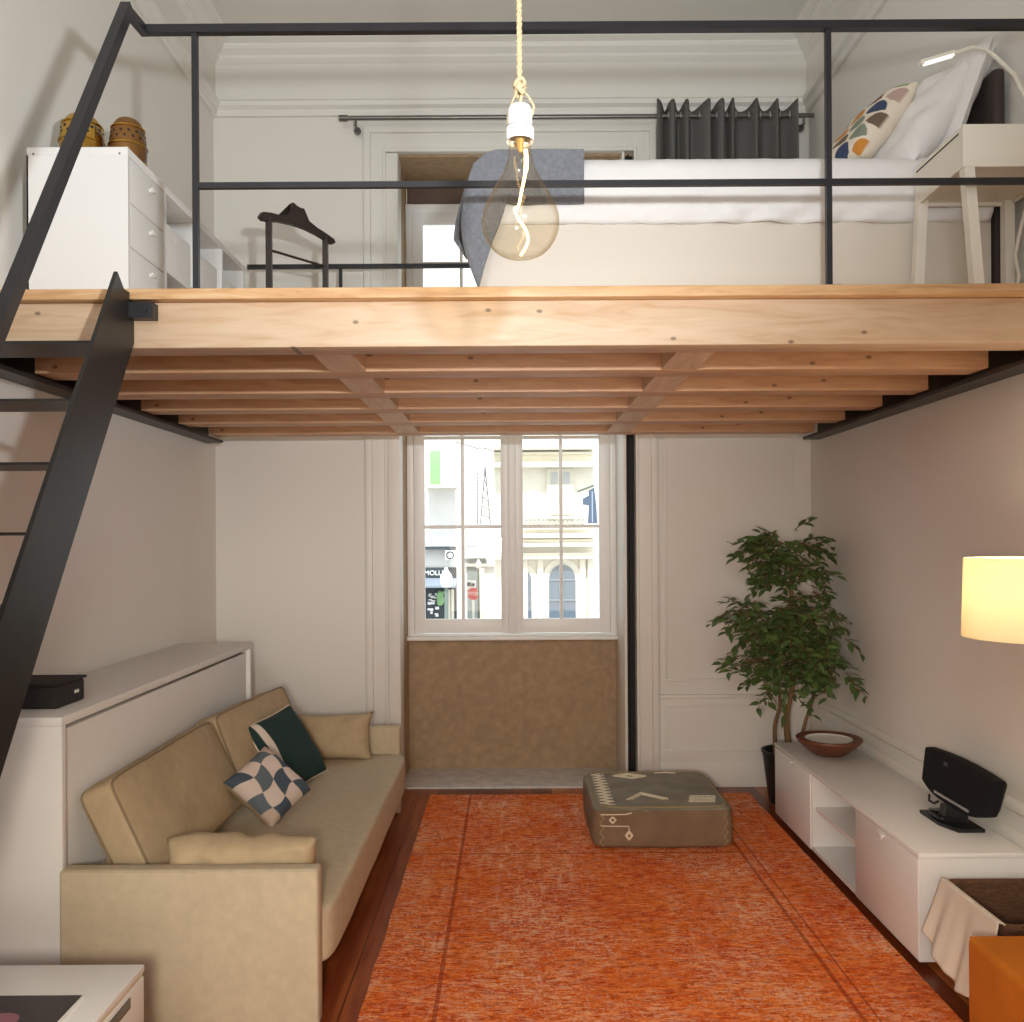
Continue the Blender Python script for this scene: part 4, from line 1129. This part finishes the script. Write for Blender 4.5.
for c, r, n in clusters:
    c = Vector(c)
    for _ in range(n):
        while True:
            p = Vector((random.uniform(-1, 1), random.uniform(-1, 1), random.uniform(-1, 1)))
            if p.length < 1: break
        a = c + Vector((p.x * r[0], p.y * r[1], p.z * r[2]))
        out = Vector((p.x + random.uniform(-.4, .4), p.y + random.uniform(-.4, .4), random.uniform(-.5, .35))).normalized()
        ln = random.uniform(.09, .16); pts = [a + out * ln * t + Vector((0, 0, -.05 * t * t)) for t in (0, .33, .66, 1)]
        if pts[-1].x > XR - .04: continue
        tw_.tube(pts, [.003, .0025, .002, .0012], 5)
        for k in range(7):
            t = .1 + .9 * k / 6; q = a + out * ln * t + Vector((0, 0, -.05 * t * t)); sd = 1 if k % 2 else -1
            ld_ = out * .6 + out.cross(Vector((0, 0, 1))) * sd * .8 + Vector((0, 0, -.15 + random.uniform(-.45, .45)))
            leaf(q, ld_, random.uniform(.058, .084), random.uniform(.0125, .0165))
    # branch to the nearest trunk point
    best = min((Vector(p) for tr in trunks for p in spline(tr)), key=lambda q: (q - c).length + (0 if q.z < c.z else .3))
    tw_.tube(spline([best, best.lerp(c, .5) + Vector((0, 0, .02)), c], 6), .005, 6)
g = G(); g.bm.free(); g.bm = bm; g.build('foliage', LEAF, fp, angle=180)
tw_.build('twigs', BARK, fp)

# ------------------------------------------------------------------ street outside
FAC1 = mat('pale_stone_facade', rgb(236, 230, 216), .9, var=.05, vscale=2)
FAC2 = mat('grey_render_facade', rgb(224, 222, 218), .9, var=.06, vscale=2)
FAC3 = mat('far_pale_facade', rgb(234, 233, 230), .9)
FTRIM = mat('facade_moulding', rgb(222, 216, 200), .9)
BLUEGL = mat('blue_grey_window', rgb(92, 106, 120), .3)
DKGREY = mat('dark_shopfront', rgb(62, 68, 74), .7)
AWN = mat('grey_blue_awning', rgb(128, 138, 152), .8)
BANN = mat('green_banner', rgb(136, 176, 126), .8)
ASPH = mat('asphalt', rgb(150, 150, 150), .9)
SIGNR = mat('red_sign', rgb(206, 60, 66), .5)
SIGNW = mat('white_sign', rgb(244, 244, 244), .5)
GLOBE = mat('opal_globe', rgb(246, 246, 246), .4)
POLE = mat('lamp_post_green', rgb(110, 122, 116), .6)
FLAGM = mat('navy_flag', rgb(84, 96, 116), .8)
struct(G().box(-30, 30, 6.6, 60, -4.1, -4.0).build('street_ground', ASPH))

def text_mesh(name, s_, size, M, m, parent, ext=.01):
    cu = bpy.data.curves.new(name, 'FONT'); cu.body = s_; cu.size = size; cu.extrude = ext; cu.align_x = 'CENTER'; cu.align_y = 'CENTER'
    o = bpy.data.objects.new(name, cu); COL.objects.link(o)
    dg = bpy.context.evaluated_depsgraph_get(); me = bpy.data.meshes.new_from_object(o.evaluated_get(dg)); bpy.data.objects.remove(o)
    me.transform(M); me.materials.append(m); r = bpy.data.objects.new(name, me); COL.objects.link(r); adopt(r, parent); return r
FACE = Matrix.Rotation(PI / 2, 4, 'X')   # text facing -Y

# stone corner building
YR = 30.0; kr = 880 / YR
def RX(x): return (x - 512) / kr
def RZ_(y): return 1.55 - (y - 540) / kr
rb = thing('stone_building', (1.2, YR, -4), 'pale stone building with tall arched windows across the street', 'building')
ax = [(RX(513), RX(531)), (RX(548.5), RX(575))]
g = G(); g.box(-.6, RX(594), YR, YR + 8, -4, 12)
g.build('wall', FAC1, rb)
def arch(x0, x1, z0, zs, y, grow=0.0):
    c = (x0 + x1) / 2; r = (x1 - x0) / 2 + grow
    return [(c - r, z0), (c + r, z0)] + [(c + r * math.cos(a * PI / 16), zs + (r * 1.15) * math.sin(a * PI / 16)) for a in range(17)]
for x0, x1 in ax:
    fr_ = G().prism(arch(x0, x1, RZ_(650), RZ_(581), 0, .22), 'y', YR - .10, YR + .02).build('arch_surround', FTRIM, rb, smooth=False)
    G().prism(arch(x0, x1, RZ_(650), RZ_(580), 0), 'y', YR - .16, YR - .101).build('arched_window', BLUEGL, fr_, smooth=False)
    g = G(); c = (x0 + x1) / 2; g.box(c - .03, c + .03, YR - .2, YR - .161, RZ_(650), RZ_(568))
    for z in (RZ_(580), RZ_(600), RZ_(620)): g.box(x0, x1, YR - .19, YR - .161, z - .02, z + .02)
    g.build('glazing_bars', mat('bar_grey', rgb(130, 140, 150), .5), fr_)
for y_, h, dpt in ((449, .14, .45), (454, .08, .3), (466, .18, .5), (536, .16, .5), (541, .1, .3), (545, .14, .6), (556, .22, .4)):
    G().box(-.6, RX(593), YR - dpt, YR, RZ_(y_) - h / 2, RZ_(y_) + h / 2, .02).build('cornice_band', FTRIM, rb)
wf = G().box(RX(547), RX(574), YR - .15, YR, RZ_(516), RZ_(469)).build('window_surround', FTRIM, rb)
g = G()
for a, b, c, d_ in ((551, 558, 484, 473), (563, 570, 484, 473), (551, 558, 515, 488), (563, 570, 515, 488)): g.box(RX(a), RX(b), YR - .17, YR - .151, RZ_(c), RZ_(d_))
g.build('upper_window_panes', mat('pale_pane', rgb(186, 186, 182), .4), wf)
for k in range(14):
    x = RX(526 + k * 4.3)
    G().lathe([(0, 0), (.06, 0), (.04, .08), (.075, .16), (.035, .28), (.055, .34), (0, .34)], (x, YR - .35, RZ_(528)), 10).build('baluster', FTRIM, rb)
G().box(RX(523), RX(590), YR - .45, YR - .25, RZ_(518) - .05, RZ_(518) + .04).build('balustrade_rail', FTRIM, rb)
for x in (524.5, 540, 582, 590):
    G().box(RX(x) - .1, RX(x) + .1, YR - .2, YR, -4, RZ_(558), .02).build('pilaster', FTRIM, rb)

# shop building
YS = 26.0; ks_ = 880 / YS
def SX(x): return (x - 512) / ks_
def SZ(y): return 1.55 - (y - 540) / ks_
sb = thing('shop_building', (-5, YS, -4), 'grey rendered building with a dark shopfront and balcony across the street', 'building')
g = G(); g.prism([(-11, YS), (SX(456), YS), (SX(456) - .6, YS + 5), (-11, YS + 5)], 'z', -4, 12); g.build('wall', FAC2, sb, smooth=False)
G().box(-11, SX(456), YS - .35, YS, SZ(549), SZ(546.5)).build('ledge', DKGREY, sb)
G().box(-11, SX(456), YS - .1, YS, SZ(546), SZ(540)).build('upper_strip', mat('pale_blue_band', rgb(196, 204, 208), .8), sb)
G().box(SX(428), SX(458), YS - .9, YS, SZ(489), SZ(486.5)).build('balcony_slab', FTRIM, sb)
sf_ = G().box(-11, SX(456.5), YS - .06, YS, -4, SZ(567)).build('shopfront', DKGREY, sb)
text_mesh('shop_lettering', 'MOLLY', .2, Matrix.Translation((SX(435), YS - .11, SZ(572.5))) @ FACE, SIGNW, sb)
g = G(); g.prism([(YS - .7, SZ(586)), (YS - .7, SZ(584)), (YS - .06, SZ(577.5)), (YS - .06, SZ(579))], 'x', -8, SX(457)); g.build('awning', AWN, sb)
for x in (446, 449, 452.5):
    G().box(SX(x) - .04, SX(x) + .04, YS - .12, YS - .06, -4, SZ(589)).build('shop_column', FTRIM, sb)
random.seed(4)
g = G()
for k in range(16):
    x = random.uniform(427, 436); y = random.uniform(590, 618); g.box(SX(x), SX(x + random.uniform(1.5, 4)), YS - .11, YS - .065, SZ(y + random.uniform(1, 3)), SZ(y), M=None)
g.build('window_display', SIGNW, sb)
G().soft((SX(440.5), YS - .2, SZ(597)), (.22, .2, .42), 3, 0, 6, wr=.05, wf=9).build('window_plant', BANN, sb)
ac = thing('air_conditioner', (SX(450.5), YS - .2, SZ(560)), 'white air conditioning unit on the wall above the shopfront', 'air conditioner')
G().box(SX(446), SX(456), YS - .4, YS - .001, SZ(559.5), SZ(550), .02).build('casing', SIGNW, ac)
G().tube([(SX(451) + .1 * math.cos(k * PI / 10), YS - .405, SZ(554.5) + .1 * math.sin(k * PI / 10)) for k in range(20)], .022, 6, closed=True).build('fan_ring', DKGREY, ac)
bn = thing('street_banner', (SX(437), YS - .5, SZ(486)), 'pale green banner hanging on the facade above the shop', 'banner')
G().box(SX(432), SX(442), YS - .5, YS - .47, SZ(485), SZ(452), .005).build('cloth', BANN, bn)
g = G(); g.tube([(SX(437), YS - .45, SZ(485)), (SX(437.2), YS - .45, SZ(446))], .03, 8); g.tube([(SX(437), YS - .45, SZ(455)), (SX(437), YS - .002, SZ(455))], .03, 6); g.build('pole', FTRIM, bn)

# far building at the end of the street
YM = 40.0; km = 880 / YM
def MX(x): return (x - 512) / km
def MZ(y): return 1.55 - (y - 540) / km
mb = thing('far_building', (-1.4, YM, -4), 'washed out pale building at the end of the street between the others', 'building')
G().box(-4.5, 1.2, YM, YM + 6, -4, 16).build('wall', FAC3, mb)
G().box(MX(467), MX(479), YM - .08, YM, -4, MZ(566)).build('doorway', mat('grey_door', rgb(122, 130, 130), .7), mb)
G().box(MX(465), MX(497), YM - .2, YM, MZ(566), MZ(563)).build('lintel_band', FTRIM, mb)
G().box(MX(465), MX(486), YM - .1, YM, MZ(563), MZ(558)).build('dark_band', mat('slate_grey', rgb(120, 126, 128), .8), mb)
G().box(MX(466), MX(478), YM - .1, YM, MZ(546), MZ(536)).build('window', mat('pale_grey_pane', rgb(190, 194, 196), .5), mb)
G().box(MX(479), MX(484), YM - .15, YM - .0, -4, MZ(567)).build('pilaster', FTRIM, mb)
sg_ = thing('signboard', (MX(477), YM - .4, MZ(557)), 'blank white signboard above the grey doorway in the street', 'sign')
G().box(MX(467.5), MX(487), YM - .4, YM - .3, MZ(557), MZ(547.5), .02).build('board', SIGNW, sg_)
G().box(MX(476), MX(478), YM - .3, YM, MZ(553), MZ(551)).build('bracket', DKGREY, sg_)

def street_lamp(x, y, Y, dia, h, label):
    k = 880 / Y; X = (x - 512) / k; Z = 1.55 - (y - 540) / k
    o = thing('street_lamp', (X, Y, -4), label, 'street lamp', 'street lamps outside')
    G().tube([(X, Y, -4), (X, Y, Z - h / 2)], [.06, .035], 10).build('pole', POLE, o)
    r = dia / 2
    G().lathe(smoothp([(0, -h / 2), (r * .7, -h / 2), (r, -h * .15), (r * .85, h * .12), (r * .4, h * .3), (r * .22, h * .5), (0, h * .5)], 2), (X, Y, Z), 24).build('globe', GLOBE, o, angle=180)
street_lamp(446, 577, 16, .24, .37, 'street lamp with the larger white teardrop globe before the shopfront')
street_lamp(478.3, 563.5, 33, .24, .36, 'street lamp with the smaller white globe beside the grey doorway')

YT = 36.0; kt = 880 / YT
def TX(x): return (x - 512) / kt
def TZ(y): return 1.55 - (y - 540) / kt
ss = thing('stop_sign', (TX(473), YT, -4), 'red octagonal stop sign on a white post', 'road sign')
G().prism([(TX(473) + .265 * math.cos(PI / 8 + k * PI / 4), TZ(593.5) + .265 * math.sin(PI / 8 + k * PI / 4)) for k in range(8)], 'y', YT - .03, YT).build('sign_plate', SIGNR, ss, smooth=False)
text_mesh('lettering', 'STOP', .2, Matrix.Translation((TX(473), YT - .035, TZ(593.5))) @ FACE, SIGNW, ss)
G().tube([(TX(473), YT + .05, -4), (TX(473), YT + .05, TZ(586))], .045, 8).build('post', SIGNW, ss)
g = G(); g.box(TX(466), TX(475.5), YT + .02, YT + .05, TZ(589), TZ(580)); g.build('upper_plate', SIGNW, ss)
g = G(); g.box(TX(467), TX(470.5), YT + .005, YT + .0195, TZ(586), TZ(582)); g.box(TX(471), TX(474.5), YT + .005, YT + .0195, TZ(586), TZ(583)); g.build('dark_marks', DKGREY, ss)

YG = 24.0; kg = 880 / YG
def QX(x): return (x - 512) / kg
def QZ(y): return 1.55 - (y - 540) / kg
fg = thing('street_flag', (QX(592), YG, QZ(524)), 'dark blue grey flag hanging outside the stone building', 'flag')
bm = bmesh.new()
def cloth(poly, y):
    return [bm.verts.new((QX(a), y, QZ(b))) for a, b in poly]
g = G(); g.bm.free(); g.bm = bm
g.prism([(QX(588), QZ(524)), (QX(589), QZ(506)), (QX(583), QZ(505)), (QX(583), QZ(499)), (QX(589), QZ(496)), (QX(589), QZ(491)), (QX(594.5), QZ(488)), (QX(596.5), QZ(505)), (QX(597.5), QZ(524))], 'y', YG, YG + .03)
g.build('cloth', FLAGM, fg, smooth=False)
G().box(QX(592), QX(593), YG - .012, YG - .001, QZ(523), QZ(492)).build('pale_fold', mat('pale_blue_cloth', rgb(160, 174, 196), .8), fg)
G().tube([(QX(594), YG + .05, QZ(486)), (QX(594.5), YG + 5.9, QZ(480))], .03, 6).build('pole', POLE, fg)
YG = 27.0; kg = 880 / 28.0
gl = thing('light_garland', (QX(480), YG + 1, QZ(525)), 'faint string of festive lights hung over the street', 'garland')
g = G(); g.tube([(QX(477.5), YG + 1, QZ(527)), (QX(477.5), YG + 1, QZ(448))], .012, 5)
for k in range(16): g.lathe([(0, -.03), (.035, 0), (0, .03)], (QX(477.5), YG + 1, QZ(474 + 3.2 * k)), 6)
for s_ in (-1, 1):
    g.tube([(QX(485.5), YG + 1, QZ(466)), (QX(485.5 + s_ * 5), YG + 1, QZ(524))], .016, 5)
for k in range(6): g.tube([(QX(485.5 - k * .7), YG + 1, QZ(470 + 9 * k)), (QX(486 + k * .9), YG + 1, QZ(478 + 8 * k))], .014, 5)
g.tube([(-1.76, 26.9, QZ(445)), (QX(477.5), 28, QZ(448)), (QX(485.5), 28, QZ(448)), (-.61, 30.05, QZ(445))], .014, 5); g.tube([(QX(485.5), 28, QZ(448)), (QX(485.5), 28, QZ(467))], .012, 5)
g.build('wire', mat('grey_wire', rgb(96, 92, 92), .7), gl)

# ------------------------------------------------------------------ camera
cam = bpy.data.cameras.new('camera'); co_ = bpy.data.objects.new('camera', cam); COL.objects.link(co_)
cam.sensor_fit = 'HORIZONTAL'; cam.sensor_width = 36; cam.lens = 880 / 1024 * 36
cam.shift_y = (540 - 511) / 1024; cam.shift_x = 0.0
cam.clip_start = .05; cam.clip_end = 200
ROLL = math.radians(.35)
co_.rotation_euler = (Matrix.Rotation(PI / 2, 3, 'X') @ Matrix.Rotation(-ROLL, 3, 'Z')).to_euler()
co_.location = (0, 0, 1.55)
S.camera = co_

# ------------------------------------------------------------------ lights
def area(name, loc, target, size, power, color, sizey=None, shape='RECTANGLE', spread=PI):
    l = bpy.data.lights.new(name, 'AREA'); l.shape = shape; l.size = size; l.size_y = sizey or size; l.energy = power; l.color = color; l.spread = spread
    o = bpy.data.objects.new(name, l); COL.objects.link(o); o.location = loc
    o.rotation_euler = (Vector(target) - Vector(loc)).to_track_quat('-Z', 'Y').to_euler(); return o
def spot(name, loc, target, power, color, ang, blend, r):
    l = bpy.data.lights.new(name, 'SPOT'); l.energy = power; l.color = color; l.spot_size = math.radians(ang); l.spot_blend = blend; l.shadow_soft_size = r
    o = bpy.data.objects.new(name, l); COL.objects.link(o); o.location = loc
    o.rotation_euler = (Vector(target) - Vector(loc)).to_track_quat('-Z', 'Y').to_euler(); return o
spot('flash_up', (.27, .5, 2.1), (-.85, 4.0, 4.15), 290, (.90, .96, 1.0), 104, .9, .045)
spot('flash_low', (-.15, -.1, 1.46), (.1, 4.0, -.1), 215, (1.0, .89, .76), 76, .65, .12)
area('fill_upper', (-.9, -2.4, 3.4), (-.9, 5, 3.9), 1.2, 34, (.93, .97, 1.0), 1.6, spread=2.2)  # added cool fill lamp, standing in for windows the front wall lacks
area('fill_lower', (.2, -2.4, 1.0), (0, 4, .3), 2.4, 20, (1.0, .84, .68), 1.2, spread=2.2)  # added warm fill lamp to lift the lower room, no real source
pl_ = bpy.data.lights.new('floor_lamp_light', 'POINT'); pl_.energy = 5.6; pl_.color = (1, .86, .66); pl_.shadow_soft_size = .03
o = bpy.data.objects.new('floor_lamp_light', pl_); COL.objects.link(o); o.location = (lx, ly, 1.42)
su_ = bpy.data.lights.new('sun', 'SUN'); su_.energy = 6.5; su_.angle = math.radians(2); su_.color = (1, .98, .95)
o = bpy.data.objects.new('sun', su_); COL.objects.link(o); o.rotation_euler = (math.radians(30), 0, math.radians(-5))

w = bpy.data.worlds.new('world'); S.world = w; w.use_nodes = True
b = w.node_tree.nodes['Background']; b.inputs['Color'].default_value = (.92, .96, 1, 1); b.inputs['Strength'].default_value = 1.9

S.view_settings.view_transform = 'Standard'; S.view_settings.look = 'None'; S.view_settings.gamma = 1; S.view_settings.use_curve_mapping = False
S.view_settings.exposure = 0.0
S.cycles.use_denoising = True
try: S.cycles.denoiser = 'OPENIMAGEDENOISE'
except Exception: pass
S.cycles.max_bounces = 10; S.cycles.diffuse_bounces = 5; S.cycles.transmission_bounces = 10; S.cycles.transparent_max_bounces = 12
S.cycles.sample_clamp_indirect = 6; S.cycles.caustics_reflective = False; S.cycles.caustics_refractive = False
